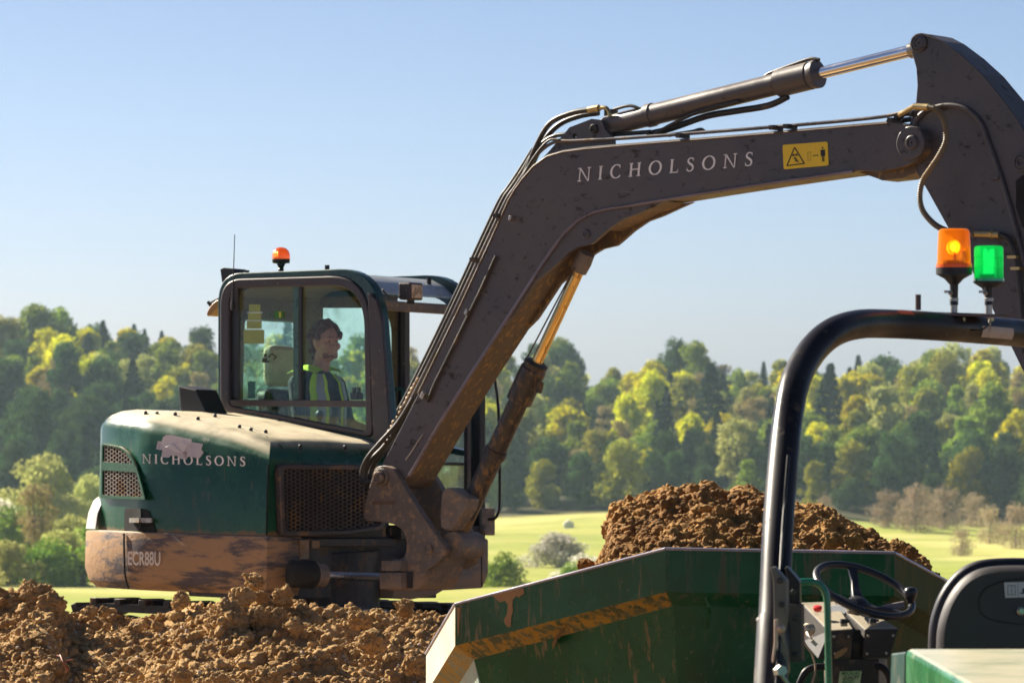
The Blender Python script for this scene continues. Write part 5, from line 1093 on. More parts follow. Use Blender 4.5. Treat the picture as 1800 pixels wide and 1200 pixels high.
for s in (1, -1):
    mb.tube([Q(-.10, .09 * s, hipz), Q(.12, .11 * s, hipz + .02), Q(.34, .13 * s, hipz + .04)], [.095, .08, .058], 12); mb.ball(Q(.34, .13 * s, hipz + .04), .06, 8)
    mb.tube([Q(.34, .13 * s, hipz + .04), Q(.40, .13 * s, hipz - .15), Q(.44, .13 * s, hipz - .32)], [.058, .05, .036], 12); mb.tube([Q(.42, .13 * s, hipz - .35), Q(.56, .13 * s, hipz - .36)], [.04, .032], 8)
body = remesh(mb, 'body', skin, .005, per, 2)
mb = MB()
for s in (1, -1): mb.ball(HD(.078, .031 * s, .010), .0085, 8, (.7, 1.2, .55), AX)
mb.build('eye', mat('eye_dark', (.03, .02, .015), .2), per)
mb = MB(); rnd = random.Random(3)
for i in range(95):
    a = rnd.uniform(-math.pi, math.pi); e = rnd.uniform(.0, 1.45); f = math.cos(a) * math.cos(e); 
    if f > .55 and e < .75: continue
    r = .098 + rnd.uniform(0, .018); c = hc + fd * (f * r * .95 - .012) + sd * (math.sin(a) * math.cos(e) * r * .82) + Zv * (math.sin(e) * r * .98 + .03)
    mb.ball(c, rnd.uniform(.016, .027), 4)
for i in range(34):
    a = rnd.uniform(-1, 1); z = rnd.uniform(-.10, .04); mb.ball(HD(-.085 + rnd.uniform(-.015, .01), a * .06, z), rnd.uniform(.014, .024), 4)
for i in range(26): 
    c = HD(rnd.uniform(-.07, .04), rnd.uniform(-.05, .05), .115); mb.tube([c, c + V((rnd.uniform(-.02, .02), rnd.uniform(-.02, .02), rnd.uniform(.015, .035)))], [.004, .001], 4)
mb.build('hair', hairm, per, smooth=70)
mb = MB()
for s in (1, -1): mb.tube([HD(.088, .012 * s, .034), HD(.082, .034 * s, .040), HD(.068, .050 * s, .034)], [.004, .0055, .003], 6)
for i in range(60):
    a = rnd.uniform(-1.1, 1.1); mb.ball(HD(-.002 + .083 * math.cos(a), .062 * math.sin(a), -.068 + rnd.uniform(-.03, .012)), rnd.uniform(.006, .010), 4)
mb.build('beard', mat('beard_reddish', (.26, .11, .05), .8), per, smooth=60)
mb = MB(); torso(mb, .012)
for s in (1, -1):
    a, b, c, d = arm_pts(s); mb.tube([a, (a + b) / 2, b, (b * .8 + c * .2)], [.068, .062, .054, .05], 12); mb.ball(a, .07, 8)
mb.tube([Q(-.05, 0, HT - .165), Q(-.07, 0, sh)], [.066, .09], 14); remesh(mb, 'shirt', shirtm, .011, per, 4)
mb = MB()
for s in (1, -1):
    mb.tube([Q(-.10, .09 * s, hipz), Q(.12, .11 * s, hipz + .02), Q(.34, .13 * s, hipz + .04)], [.11, .095, .072], 12); mb.ball(Q(.34, .13 * s, hipz + .04), .073, 8); mb.tube([Q(.34, .13 * s, hipz + .04), Q(.40, .13 * s, hipz - .15), Q(.44, .13 * s, hipz - .3)], [.072, .065, .055], 12)
remesh(mb, 'trousers', trou, .013, per, 4)
# vest: two front panels over the shoulders and the back, following the torso
def tor(ang, z, off):
    k = (sh - z); a = .125 + off + (.02 if k > .1 else 0); b = .19 + off
    if k < .05: sc = math.sqrt(max(.05, 1 - ((.05 - k) / .13) ** 2)); a *= sc; b *= sc
    return Q(-.07 + a * math.cos(ang), b * math.sin(ang), z)
def panel(a0, a1, z0, z1, off, name, m, n=8, k=10):
    mb = MB(); g = [[tor(lerp(a0, a1, i / n) * (1 - .0 * j), lerp(z0, z1, j / k), off) for i in range(n + 1)] for j in range(k + 1)]
    g2 = [[tor(lerp(a0, a1, i / n), lerp(z0, z1, j / k), off + .006) for i in range(n + 1)] for j in range(k + 1)]
    flat = [p for r in g for p in r] + [p for r in g2 for p in r]; m0 = (n + 1) * (k + 1); fs = []
    for j in range(k):
        for i in range(n):
            q = j * (n + 1) + i; fs += [[q, q + 1, q + n + 2, q + n + 1], [m0 + q, m0 + q + n + 1, m0 + q + n + 2, m0 + q + 1]]
    mb.add(flat, fs); return mb.build(name, m, per, smooth=60, recalc=False)
zt_ = sh + .045
for s in (1, -1):
    lo, hi = (.28, .95) if s > 0 else (-.28, -.95)
    panel(lo, hi, sh - .48, zt_, .022, 'vest_panel', vestm); panel(lo * 1.5, lo * 2.5, sh - .48, zt_, .029, 'reflective_strip', stripm)
panel(math.pi - .9, math.pi + .9, sh - .48, zt_, .022, 'vest_back', vestm, 12); 
for s in (1, -1):
    mb = MB(); g = []
    for i in range(9):
        t = i / 8; u = lerp(-.19, .06, t) - .01; z = sh + .062 + .03 * math.sin(math.pi * t); g.append((u, z))
    for (u, z), (u2, z2) in zip(g, g[1:]): mb.face([Q(u, .085 * s, z + .012), Q(u2, .085 * s, z2 + .012), Q(u2, .16 * s, z2 - .02), Q(u, .16 * s, z - .02)])
    mb.build('vest_strap', vestm, per, recalc=False)
# ================================================================== SITE DUMPER
du = empty('site_dumper', V((1.6, 14.5, GZ)), 'green site dumper with black roll bar, soil-filled skip, steering wheel and black seat', 'site dumper')
dgreen = mat('skip_green_paint', (.010, .10, .036), .2, spec=.35, dirt=(.10, .105, .05), da=.30, ds=5, stretch=(3.5, 3.5, .45), dust=(.5, .42, .28), duq=.8, speck=(.30, .24, .12), coat=.2, bump=.05, bs=7)
dmud = mat('skip_green_muddy', (.010, .095, .034), .25, spec=.3, dirt=(.30, .19, .09), da=.22, ds=6, stretch=(5, 5, .6), dust=(.62, .55, .42), duq=.8, speck=(.3, .2, .1), coat=.1, bump=.1, bs=14)
dunder = mat('skip_fold_ground_reflection', (.05, .07, .02), .28, dirt=(.50, .27, .03), da=.62, ds=5, stretch=(5, 5, .3), bump=.05, speck=(.6, .35, .08))  # ochre paints the golden ground reflection along the fold
pale = mat('skip_end_sunlit_dust', (.62, .52, .40), .6, var=.1, dirt=(.55, .32, .16), da=.22, ds=7, stretch=(5, 5, .6))  # dusty end with the sunlight on it painted into the pale colour
# skip corners (rim), own distances
A_ = at(1170, 965, 17.6); B_ = at(1572, 972, 17.6); C2 = at(800, 1062, 18.3); D2 = at(749, 1149, 19.3); E2 = at(1672, 1026, 18.4); F2 = at(1750, 1075, 19.6)
D3 = V((D2.x + .0, D2.y + .15, GZ + .45)); F3 = V((F2.x, F2.y + .15, GZ + .45))
down = V((0, 0, -1))
def panel_plate(a, b, h, t, mb, inn):
    mb.prism([a, b, b + down * h, a + down * h], inn * t)
rim = [D2, C2, A_, B_, E2, F2]; cen_ = V((1.25, 19.2, -1.3))
def inw(a, b):
    n = (b - a).cross(Zv); n.z = 0; n.normalize(); m_ = (a + b) / 2
    return n if n.dot(cen_ - m_) > 0 else -n
bandh = [.155] * 5
names = ['rim_band'] * 5
mats_ = [pale, dmud, dgreen, mat('skip_green_field_reflection', (.05, .075, .022), .7, dirt=(.14, .11, .03), da=.3, ds=5, stretch=(3, 3, .6), spec=.12), dgreen]  # olive side has the bright field's reflection painted into its green
# band, fold and lower wall per side
n_ = [inw(rim[i], rim[i + 1]) for i in range(5)]
def corner(i, off):        # rim point i moved inwards by off (mitred)
    if i == 0: m_ = n_[0]; return rim[0] + m_ * off
    if i == 5: return rim[5] + n_[4] * off
    m_ = (n_[i - 1] + n_[i]); m_ = m_ / m_.length_squared * 2 if m_.length > .1 else n_[i]
    return rim[i] + m_ * off
skip = empty('skip', du.location); skip.parent = du; skip.location = (0, 0, 0); skip.matrix_parent_inverse = Matrix(); WL['skip'] = V(du.location)
for i in range(5):
    a, b = rim[i], rim[i + 1]; h = .155
    mb = MB(); ai, bi_ = corner(i, .012), corner(i + 1, .012)
    mb.add([a, b, b + down * h, a + down * h, ai, bi_, bi_ + down * h, ai + down * h], [[0, 1, 2, 3], [4, 7, 6, 5], [0, 4, 5, 1], [3, 2, 6, 7], [0, 3, 7, 4], [1, 5, 6, 2]])
    mb.build('rim_band', mats_[i], skip)
    mb = MB(); af, bf = corner(i, .075) + down * (h + .055), corner(i + 1, .075) + down * (h + .055); af2, bf2 = corner(i, .087) + down * (h + .05), corner(i + 1, .087) + down * (h + .05)
    a1, b1 = a + down * (h - .001), b + down * (h - .001)
    mb.add([a1, b1, bf, af, ai + down * (h - .006), bi_ + down * (h - .006), bf2, af2], [[0, 1, 2, 3], [4, 7, 6, 5], [0, 3, 7, 4], [1, 5, 6, 2], [0, 4, 5, 1], [3, 2, 6, 7]])
    mb.build('skip_fold', dunder if i < 2 else mats_[i], skip)
    mb = MB(); bt = GZ + (.62 if i in (1, 2, 3) else .5)
    al = V((corner(i, .22).x, corner(i, .22).y, bt)); bl = V((corner(i + 1, .22).x, corner(i + 1, .22).y, bt))
    ins = n_[i] * .012
    mb.add([af, bf, bl, al, af + ins, bf + ins, bl + ins, al + ins], [[0, 1, 2, 3], [4, 7, 6, 5], [0, 4, 5, 1], [3, 2, 6, 7], [0, 3, 7, 4], [1, 5, 6, 2]])
    mb.build('skip_wall', [mat('skip_wall_pale_green', (.35, .48, .40), .4, dirt=(.6, .5, .36), da=.3, stretch=(5, 5, .5)), dmud, dgreen, mats_[3], dgreen][i], skip)
mb = MB()
for i in range(5): mb.tube([rim[i] + Zv * .002, rim[i + 1] + Zv * .002], .0065, 6)
mb.build('rim_lip', mat('rim_lip_pale', (.40, .38, .44), .3, metal=.2), skip, smooth=60)
mb = MB(); mb.prism([V((corner(i, .22).x, corner(i, .22).y, GZ + .5)) for i in range(6)], Zv * -.012); mb.build('skip_floor', dgreen, skip)
mb = MB()  # rear stiffener and weld
a = A_ + down * .165; mb.tube([at(1240, 1050, 17.55), at(1246, 1066, 17.55), at(1247, 1076, 17.6), at(1243, 1105, 17.7), at(1240, 1130, 17.75)], .006, 5); mb.build('wall_seam', dgreen, skip)
mudm = mat('orange_dry_mud', (.42, .22, .09), .9, var=.2, bump=.5, bs=30)
nb = n_[1]
def onband(px, py, off=.001): return on_plane(px, py, C2 - nb * off, nb)
for poly in ([(866, 1046), (874, 1044), (880, 1041), (890, 1040), (900, 1036), (913, 1033), (921, 1034), (922, 1043), (916, 1046), (913, 1050), (908, 1046), (902, 1053), (901, 1062), (902, 1074), (899, 1083), (898, 1101), (893, 1102), (888, 1096), (886, 1088), (891, 1080), (893, 1062), (888, 1055), (879, 1058), (872, 1052)], [(803, 1066), (810, 1068), (808, 1084), (807, 1112), (805, 1120), (804, 1090)]):
    mb = MB(); mb.prism([onband(*p) for p in poly], -nb * .0015); mb.build('dried_mud', mudm, skip, recalc=True)
# ---- heap of soil in the skip
HC = [(960, 1080), (1000, 1006), (1015, 1000), (1035, 992), (1058, 985), (1064, 960), (1066, 925), (1074, 902), (1090, 884), (1130, 866), (1180, 853), (1230, 846), (1262, 850), (1275, 862), (1300, 856), (1320, 855), (1345, 864), (1400, 876), (1450, 888), (1490, 907), (1530, 932), (1570, 952), (1592, 958), (1605, 972), (1640, 1000), (1670, 1026), (1700, 1060)]
def heap_z(x, y):
    px = x / y * FPX + 900; yc = 18.9
    zt2 = -(pw(px, HC) + 9 - 600) / FPX * yc; q = V((x, y, 3))
    rimz = -.90; d = abs(y - yc); prof = max(0, 1 - (d / 1.25) ** 1.7) if y < yc else max(0, 1 - (d / .9) ** 2)
    z = rimz + (zt2 - rimz) * prof if zt2 > rimz else zt2 - d * .1
    return z + noise.fractal(q * 4, .8, 2, 4) * .035 + noise.fractal(q * 14, .8, 2, 3) * .02
xs = [.15 + i * .012 for i in range(130)]; ys = [17.72 + i * .02 for i in range(100)]
hm = grid_sheet('skip_soil', xs, ys, lambda x, y: heap_z(x, y), sm2, kind='stuff'); hm['label'] = 'damp brown soil heaped in the dumper skip'; hm['category'] = 'soil'
bm = bmesh.new(); bm.from_mesh(hm.data)
def in_skip(v):
    P = [(corner(i, .02).x, corner(i, .02).y) for i in range(6)]; return inpoly(v.co.x, v.co.y, P)
bmesh.ops.delete(bm, geom=[v for v in bm.verts if not in_skip(v)], context='VERTS'); bm.to_mesh(hm.data); bm.free()
Psk = [(corner(i, .03).x, corner(i, .03).y) for i in range(6)]
pts = []
while len(pts) < 10500:
    px = random.uniform(1000, 1660); y = 18.95 - random.random() ** .9 * 1.25; x = (px - 900) / FPX * y
    if not inpoly(x, y, Psk): continue
    r = (min(.022, .0034 * random.paretovariate(2.4)) if random.random() > .04 else random.uniform(.010, .024)); pts.append((x, y, heap_z(x, y) + r * .05, r, 3 if r > .015 else 2))
spts = pts
for k, (px, py, rp, Y, lb) in enumerate([(1128, 908, 30, 18.75, 'long smeared slab of damp soil overhanging the pointed side of the skip load'), (1094, 915, 22, 18.7, 'blunt overhanging end of the damp soil slab'), (1195, 884, 26, 18.8, 'broad damp lump forming the top of the skip load'), (1165, 910, 24, 18.7, 'damp lump under the top of the skip load'), (1240, 870, 17, 18.8, 'dark crumbly lump at the very top of the load'), (1300, 876, 15, 18.8, 'pointed crumbly lump beside the top hollow'),
        (1096, 950, 22, 18.5, 'lump at the foot of the overhang in the skip'), (1190, 930, 18, 18.3, 'pale ridge lump in the middle of the load'), (1270, 900, 15, 18.3, 'round clod in the middle of the load'), (1315, 955, 13, 18.0, 'bright crumbly clod just beside the roll bar upright'), (1240, 940, 16, 18.1, 'cracked clod above the rear rim of the skip'), (1462, 950, 17, 18.0, 'bright cluster clod on the load past the roll bar'), (1500, 950, 15, 18.0, 'pale crumbly clod over the steering wheel'), (1578, 962, 12, 18.2, 'dark crumbly lump at the sloping corner of the skip'), (1600, 972, 13, 18.4, 'small dark lump lowest on the corner of the skip'),
        (1330, 884, 17, 18.7, 'broad lump half hidden by the roll bar upright'), (1430, 902, 15, 18.7, 'lump on the falling ridge of the load past the roll bar'), (1030, 992, 13, 18.3, 'pale clod on the thin tail of soil along the rim')]):
    big_clod(px, py, rp, Y, lb, sm2, k + 40, 5 if rp > 25 else 4, .72, group='clods on the skip load', amp=.9)
clods('skip_crumbs', spts + SURF['damp_soil'], sm2, smooth=True, label='crumbs and small clods on the soil in the skip')
# ---- roll bar
rbp = [(1352, 1260, 13.1), (1358, 1140, 13.2), (1362, 1060, 13.3), (1367, 940, 13.45), (1374, 840, 13.6), (1383, 750, 13.75), (1393, 690, 13.85), (1408, 648, 13.95), (1433, 610, 14.05), (1466, 583, 14.15), (1508, 570, 14.3), (1560, 569, 14.5), (1640, 573, 14.7), (1730, 580, 15.0), (1800, 586, 15.3), (1880, 592, 15.5), (1960, 600, 15.7), (2010, 625, 15.7), (2035, 670, 15.6), (2042, 740, 15.5), (2046, 1000, 15.1), (2050, 1250, 14.9)]
bm_ = M['blackgloss']
mb = MB(); mb.tube(spline([at(*p) for p in rbp], 6), .0435, 28); rb = mb.build('roll_bar', bm_, du, smooth=60)
mb = MB(); mb.tube([at(1352, 1260, 13.1), at(1358, 1140, 13.2), at(1360.5, 1089, 13.26)], .0465, 28); mb.build('post_sleeve', mat('sleeve_black', (.025, .02, .02), .4, dirt=(.2, .15, .1), da=.3), rb, smooth=60)
sp = spline([at(*p) for p in rbp], 30)
def on_bar(px):      # point on the bar's axis whose projection has this px on the top run
    return min((p for p in sp if p.y > 14.1), key=lambda p: abs(p.x / p.y * FPX + 900 - px))
def bar_patch(x0, x1, a0, a1, name, m, off=.001):
    mb = MB(); ps = [on_bar(x0 + (x1 - x0) * i / 8) for i in range(9)]; t = (ps[-1] - ps[0]).normalized(); nf = V((0, -1, 0)); nf = (nf - t * nf.dot(t)).normalized(); g = []
    for p in ps: g.append([p + (nf * math.cos(lerp(a0, a1, j / 6)) + Zv * math.sin(lerp(a0, a1, j / 6))) * (.0435 + off) for j in range(7)])
    fl = [q for r in g for q in r]; mb.add(fl, [[i * 7 + j, i * 7 + j + 1, (i + 1) * 7 + j + 1, (i + 1) * 7 + j] for i in range(8) for j in range(6)]); return mb.build(name, m, rb, smooth=60)
bar_patch(1704, 1758, -.55, .28, 'bar_label', mat('pale_label', (.50, .40, .33), .5, var=.15, dirt=(.35, .25, .18), da=.3)); bar_patch(1566, 1592, .75, 1.15, 'reflector_tape', mat('red_tape', (.75, .09, .03), .4))
# beacon plate
tp = on_bar(1680) + Zv * .047
pl0, pl1 = at(1590, 548, tp.y - .05), at(1763, 553.5, tp.y + .1)
mb = MB(); mb.bar(pl0, pl1, .07, .004); mb.bar(at(1646, 553, tp.y - .06), at(1763, 556, tp.y + .07), .09, .005)
mb.lathe(at(1614, 545, tp.y), Zv, [(0, .009), (.048, .009)], 10); bp_ = mb.build('beacon_plate', mat('rusty_plate', (.12, .08, .065), .5, dirt=(.3, .2, .1), da=.3), du)
mb = MB()
for px_, s in [(1662, 1), (1677, 2), (1693, 1), (1740, 2)]: mb.lathe(at(px_, 558, tp.y - .03), -Zv, [(0, .006 * s), (.010, .006 * s), (.012, .003), (.024, .003)], 8)
mb.build('plate_bolt', M['brass'], bp_)
mb = MB(); mb.tube(spline([at(1740, 562, tp.y - .05), at(1736, 572, tp.y - .07), at(1724, 580, tp.y - .09), at(1706, 580, tp.y - .06)], 5), .003, 6); mb.tube([at(1678, 556, tp.y - .02), at(1672, 570, tp.y - .05), at(1668, 578, tp.y - .05)], .006, 6); mb.build('beacon_cable', M['black'], bp_)
def beacon(px, ytop, ylb, w_, mount, tall, lensm, name, label, facets):
    Y = tp.y; k = Y / FPX; base = at(px, 552, Y); L = lambda py: (552 - py) * k
    mb = MB(); mb.lathe(base, Zv, [(0, .011), (L(530), .011), (L(529), .014), (L(524), .014), (L(523), .012), (L(517), .012)], 16); bo_ = mb.build(name, M['steel'], du, smooth=30, label=label)
    mb = MB(); mb.lathe(base, Zv, [(L(536), .013), (L(532), .013), (L(527), .0115), (L(518), .0125), (L(500), .0135), (L(498), .017), (L(mount + 6), w_ * k * .55), (L(mount), w_ * k * .9), (L(mount - 2), w_ * k * 1.03), (L(ylb), w_ * k * 1.03), (L(ylb - 1), w_ * k * .9)], 28); mb.build('beacon_base', M['black'], bo_, smooth=30)
    mb = MB(); h = ylb - ytop
    if facets: prof = [(L(ylb), w_ * k), (L(ylb - 7), w_ * k), (L(ylb - 8), w_ * k * .955), (L(ylb - h * .5), w_ * k * .93), (L(ytop + 7), w_ * k * .89), (L(ytop + 2), w_ * k * .83), (L(ytop), w_ * k * .70)]
    else:
        prof = [(L(ylb), w_ * k)]
        for i in range(3): t0 = ylb - 6 - i * (h - 8) / 3; prof += [(L(t0), w_ * k * .97), (L(t0 - (h - 8) / 3 + 2), w_ * k * .965), (L(t0 - (h - 8) / 3 + 1), w_ * k * .93)]
        prof += [(L(ytop + 2), w_ * k * .93), (L(ytop), w_ * k * .8)]
    mb.lathe(base, Zv, prof, 36); mb.build('beacon_lens', lensm, bo_, smooth=28)
    mb = MB(); mb.lathe(base, Zv, [(L(ylb), w_ * k * 1.02), (L(ylb - 5), w_ * k * 1.02)], 36); mb.build('lens_collar', M['greendark'] if not facets else mat('amber_collar', (.8, .10, .01), .25, emit=(.8, .1, .01), es=.1), bo_, smooth=28)
    mb = MB(); c = base + Zv * L(515) + V((-.012, -.016, 0)); mb.ball(c, .008, 6); mb.boxc(c + V((-.008, 0, .004)), V((.012, 0, 0)), V((0, .003, 0)), V((0, 0, .004))); mb.build('wing_bolt', M['steel'], bo_)
    mb = MB(); mb.lathe(base, Zv, [(L(ylb - 1), w_ * k * .75), (L(ylb - 12), w_ * k * .6), (L(ylb - 13), w_ * k * .2)], 20); mb.build('inner_core', M['black'] if facets else M['greendark'], bo_, smooth=40)
    if not facets: mb = MB(); mb.lathe(base, Zv, [(L(ylb - 13), w_ * k * .35), (L(ytop + 6), w_ * k * .35)], 16); mb.build('led_tower', mat('led_green', (.05, .8, .3), .4, emit=(.1, 1, .35), es=.6), bo_)
    if facets:
        mb = MB(); mb.lathe(base + Zv * L(436) + V((.004, .006, 0)), V((-.5, -1, .1)), [(0, .004), (.004, .018), (.012, .026), (.013, .024), (.006, .016)], 20); mb.build('reflector', mat('reflector_gold', (.9, .6, .2), .25, metal=.9), bo_, smooth=50)
        mb = MB(); mb.ball(base + Zv * L(434) + V((-.004, -.012, 0)), .009, 8, (1, 1, 1.4)); mb.build('beacon_bulb', M['amberlight'], bo_)
        mb = MB(); mb.tube([base + Zv * L(ylb - 8) + V((.0, -w_ * k * .5, 0)), base + Zv * L(445) + V((0, -w_ * k * .5, 0))], .004, 6)
        for i in range(9): a = -2.2 + i * .16; mb.boxc(base + Zv * L(ylb - 4) + V((math.cos(a), math.sin(a), 0)) * w_ * k * 1.03, V((.0012, 0, 0)), V((0, .0012, 0)), Zv * .006)
        mb.build('lens_rib', mat('amber_shadow_rib', (.45, .05, .005), .4), bo_)
    return bo_
beacon(1677, 402, 470, 31, 484, True, M['amber'], 'beacon', 'lit amber beacon', True)
beacon(1738, 432, 494, 26.5, 499, False, M['greenlens'], 'beacon', 'green beacon', False)
# ---- bracket plates, lever, bolt, grab handle
z4 = lambda L: [(1320 + a / 5, 960 + b / 5) for a, b in L]
gp_ = mat('bracket_grey', (.13, .115, .10), .45, dirt=(.3, .22, .14), da=.3); Yb = 13.15
side = V((.95, .30, 0)).normalized()
mb = MB(); mb.prism([at(x, y, Yb) for x, y in z4([(172, 185), (205, 180), (312, 300), (316, 600), (300, 700), (285, 760), (320, 930), (322, 1120), (250, 1130), (205, 1000), (200, 600), (195, 300)])], V((.01, .05, 0))); br = mb.build('pivot_bracket', gp_, du, bevel=.003)
mb = MB(); mb.prism([at(x, y, Yb + .1) for x, y in z4([(296, 185), (318, 178), (430, 310), (432, 500), (432, 1000), (335, 1000), (322, 300)])], V((.01, .10, 0))); mb.build('bracket_plate', M['blackgloss'], br, bevel=.003)
mb = MB(); mb.prism([at(x, y, Yb + .08) for x, y in z4([(325, 505), (442, 505), (445, 1000), (460, 1010), (330, 1015)])], V((.01, .02, 0))); mb.build('bracket_lower', mat('bracket_brown', (.05, .035, .03), .45, dirt=(.2, .15, .1), da=.2), br, bevel=.003)
mb = MB(); mb.prism([at(x, y, Yb - .03) for x, y in z4([(206, 642), (242, 640), (236, 800), (205, 1020), (185, 1020), (190, 960), (204, 850)])], V((.0, .012, 0))); mb.ball(at(1373, 1104, Yb - .03), .012, 8); mb.build('locking_lever', mat('worn_lever', (.50, .36, .28), .4, metal=.3), br, bevel=.002)
mb = MB(); c = at(1368, 1179, Yb - .05); mb.lathe(c, V((.2, -1, .1)), [(0, .016), (.02, .018), (.03, .015), (.045, .015)], 6); mb.tube([c, at(1384, 1200, Yb - .04), at(1396, 1215, Yb)], .006, 8); mb.build('pivot_bolt', M['steel'], br)
mb = MB(); mb.tube(spline([at(x, y, 13.5) for x, y in [(1404, 1023), (1418, 1022), (1432, 1023), (1444, 1030), (1451, 1042), (1454, 1058), (1455, 1090), (1456, 1150), (1458, 1230)]], 6), .0098, 16); mb.build('grab_handle', mat('handle_green', (.01, .17, .09), .25, coat=.5, dirt=(.3, .25, .15), da=.12), du, smooth=60)
# ---- console
cream = mat('console_cream', (.34, .29, .20), .7, var=.15, dirt=(.2, .15, .09), da=.3, bump=.1); dkp = mat('console_dark', (.022, .018, .016), .55, dirt=(.12, .08, .045), da=.35, ds=8, bump=.15)  # cream for the console's top face, near-black for its sides
def frus(pts_top, pts_bot, name, mats_f, parent):
    mb = MB(); n = len(pts_top); mb.add(pts_top + pts_bot, [list(range(n)), list(range(2 * n - 1, n - 1, -1))] + [[i, (i + 1) % n, n + (i + 1) % n, n + i] for i in range(n)]); o = mb.build(name, mats_f, parent, bevel=.004)
    o.data.polygons[0].material_index = 0
    for i in range(1, len(o.data.polygons)): o.data.polygons[i].material_index = 1
    return o
YN, YF = 15.0, 15.38
cons = frus([at(1408, 1058, YF), at(1468, 1056, YF), at(1500, 1104.5, YN), at(1457, 1107, YN)][::1], [at(1412, 1128, YF), at(1468, 1128, YF), at(1496, 1156, YN), at(1437, 1157, YN)], 'console', [cream, dkp], du)
frus([at(1468, 1056, YF), at(1505, 1057, YF), at(1580, 1104, YN), at(1520, 1105, YN)], [at(1468, 1128, YF), at(1520, 1128, YF), at(1564, 1155.5, YN), at(1517, 1156, YN)], 'console_box', [cream, dkp], cons)
frus([at(1440, 1058, YF), at(1500, 1058, YF), at(1522, 1106, YN + .05), at(1498, 1106, YN + .05)], [at(1450, 1128, YF), at(1500, 1128, YF), at(1520, 1158, YN + .05), at(1494, 1158, YN + .05)], 'console_centre', [dkp, dkp], cons)
mb = MB(); mb.lathe(at(1437, 1073, 15.15), V((0, -.35, 1)), [(0, .010), (.006, .014), (.014, .014), (.016, .010)], 16); mb.build('stop_button', mat('red_button', (.65, .02, .02), .4), cons, smooth=40)
mb = MB(); mb.lathe(at(1471, 1073, 15.25), V((0, -.5, 1)), [(0, .032), (.002, .034), (.003, .03)], 24); mb.build('gauge', mat('gauge_grey', (.42, .44, .46), .4), cons)
for px_, py_ in [(1483, 1096), (1534, 1095)]:
    mb = MB(); mb.lathe(at(px_, py_ + 4, 14.96), Zv, [(0, .012), (.012, .012)], 12); kb = mb.build('switch_base', cream, cons); mb = MB(); mb.lathe(at(px_, py_ - 1.5, 14.96), Zv, [(0, .013), (.013, .011)], 12); mb.boxc(at(px_ + 3, py_ - 4, 14.95), V((.014, 0, .003)), V((0, .004, 0)), V((0, 0, .004))); mb.build('switch_knob', M['black'], kb)
kf = at(1424, 1106, 15.0); mb = MB(); mb.lathe(kf, V((-.6, -.8, .1)), [(0, .02), (.015, .02), (.017, .016), (.03, .016), (.034, .010)], 16); ks = mb.build('key_switch', mat('key_ring_metal', (.5, .42, .3), .3, metal=.6), cons, smooth=30)
mb = MB(); mb.tube(spline([kf + V((-.01, -.03, -.005)), at(1420, 1114, 14.95), at(1428, 1124, 14.93), at(1433, 1132, 14.93)], 4), .004, 6); mb.boxc(at(1431, 1129, 14.92), V((.008, 0, -.008)), V((0, .003, 0)), V((.004, 0, .004))); mb.build('key', M['steel'], ks)
mb = MB(); mb.prism([at(x, y, 14.98) for x, y in [(1466, 1156), (1468, 1147), (1480, 1140), (1490, 1137), (1489, 1143), (1480, 1152), (1470, 1157)]], V((0, .004, 0))); mb.build('dead_leaf', mat('dry_leaf', (.30, .19, .07), .8), cons)
# pedestal below
frus([at(1448, 1158, 15.2), at(1560, 1157, 15.2), at(1545, 1157, 15.0), at(1462, 1158, 15.0)], [at(1450, 1290, 15.2), at(1560, 1290, 15.2), at(1545, 1290, 15.0), at(1462, 1290, 15.0)], 'pedestal', [dkp, dkp], cons)
stk = at(1473.5, 1201, 14.985); e1 = at(1512, 1200, 14.985) - stk; e2 = at(1476.5, 1179, 14.985) - stk; nn = V((0, -1, 0))
mb = MB(); mb.box(stk - e2 * .6, e1, e2 * 1.6, V((0, .004, 0))); sk = mb.build('quality_sticker', mat('pale_green_sticker', (.42, .56, .30), .5, var=.05), cons)
gink = mat('green_ink', (.02, .16, .03), .6)
for i, tx in enumerate(['MECALAC', 'QUALITY', 'BASED']):
    o = stk + e1 * (.07 if i == 0 else .16) + e2 * (.70 - i * .36) + nn * .002
    sans_text('sticker_lettering', tx, lambda x, y, o=o: o + e1.normalized() * (x + y * .25) + Zv * y, .0115, gink if i != 1 else M['ink'], sk, .83 if i == 0 else .78)
mb = MB()
mb.tube(spline([at(x, y, 14.9) for x, y in [(1404, 1205), (1410, 1190), (1418, 1178), (1432, 1172), (1450, 1171), (1462, 1174)]], 5), .011, 10); mb.tube(spline([at(x, y, 14.9) for x, y in [(1536, 1170), (1548, 1171), (1557, 1178), (1563, 1190), (1566, 1205)]], 5), .011, 10)
mb.build('hydraulic_hose', M['blackgloss'], cons, smooth=60)
mb = MB(); mb.tube(spline([at(x, y, 14.88) for x, y in [(1428, 1150), (1433, 1168), (1432, 1185), (1426, 1205)]], 4), .003, 6); mb.tube(spline([at(x, y, 14.88) for x, y in [(1411, 1122), (1418, 1135), (1430, 1152)]], 4), .003, 6); mb.build('console_cable', mat('cable_tan', (.3, .22, .14), .6), cons)
for px_, py_ in [(1466, 1118), (1492, 1118), (1468, 1148), (1526, 1117), (1570, 1116), (1524, 1148), (1558, 1147)]:
    mb = MB(); mb.lathe(at(px_, py_, 14.99), V((0, -1, 0)), [(0, .0045), (.003, .0045), (.004, .003)], 6); mb.build('console_screw', M['steel'], cons)
for px_, py_ in [(1371, 1020), (1374, 1062), (1395, 1040), (1398, 1150), (1399, 1085)]:
    mb = MB(); mb.lathe(at(px_, py_, Yb - .002 if px_ < 1385 else Yb + .08), V((0, -1, 0)), [(0, .009), (.005, .009), (.007, .006)], 6); mb.build('bracket_bolt', M['darkmetal'], br)
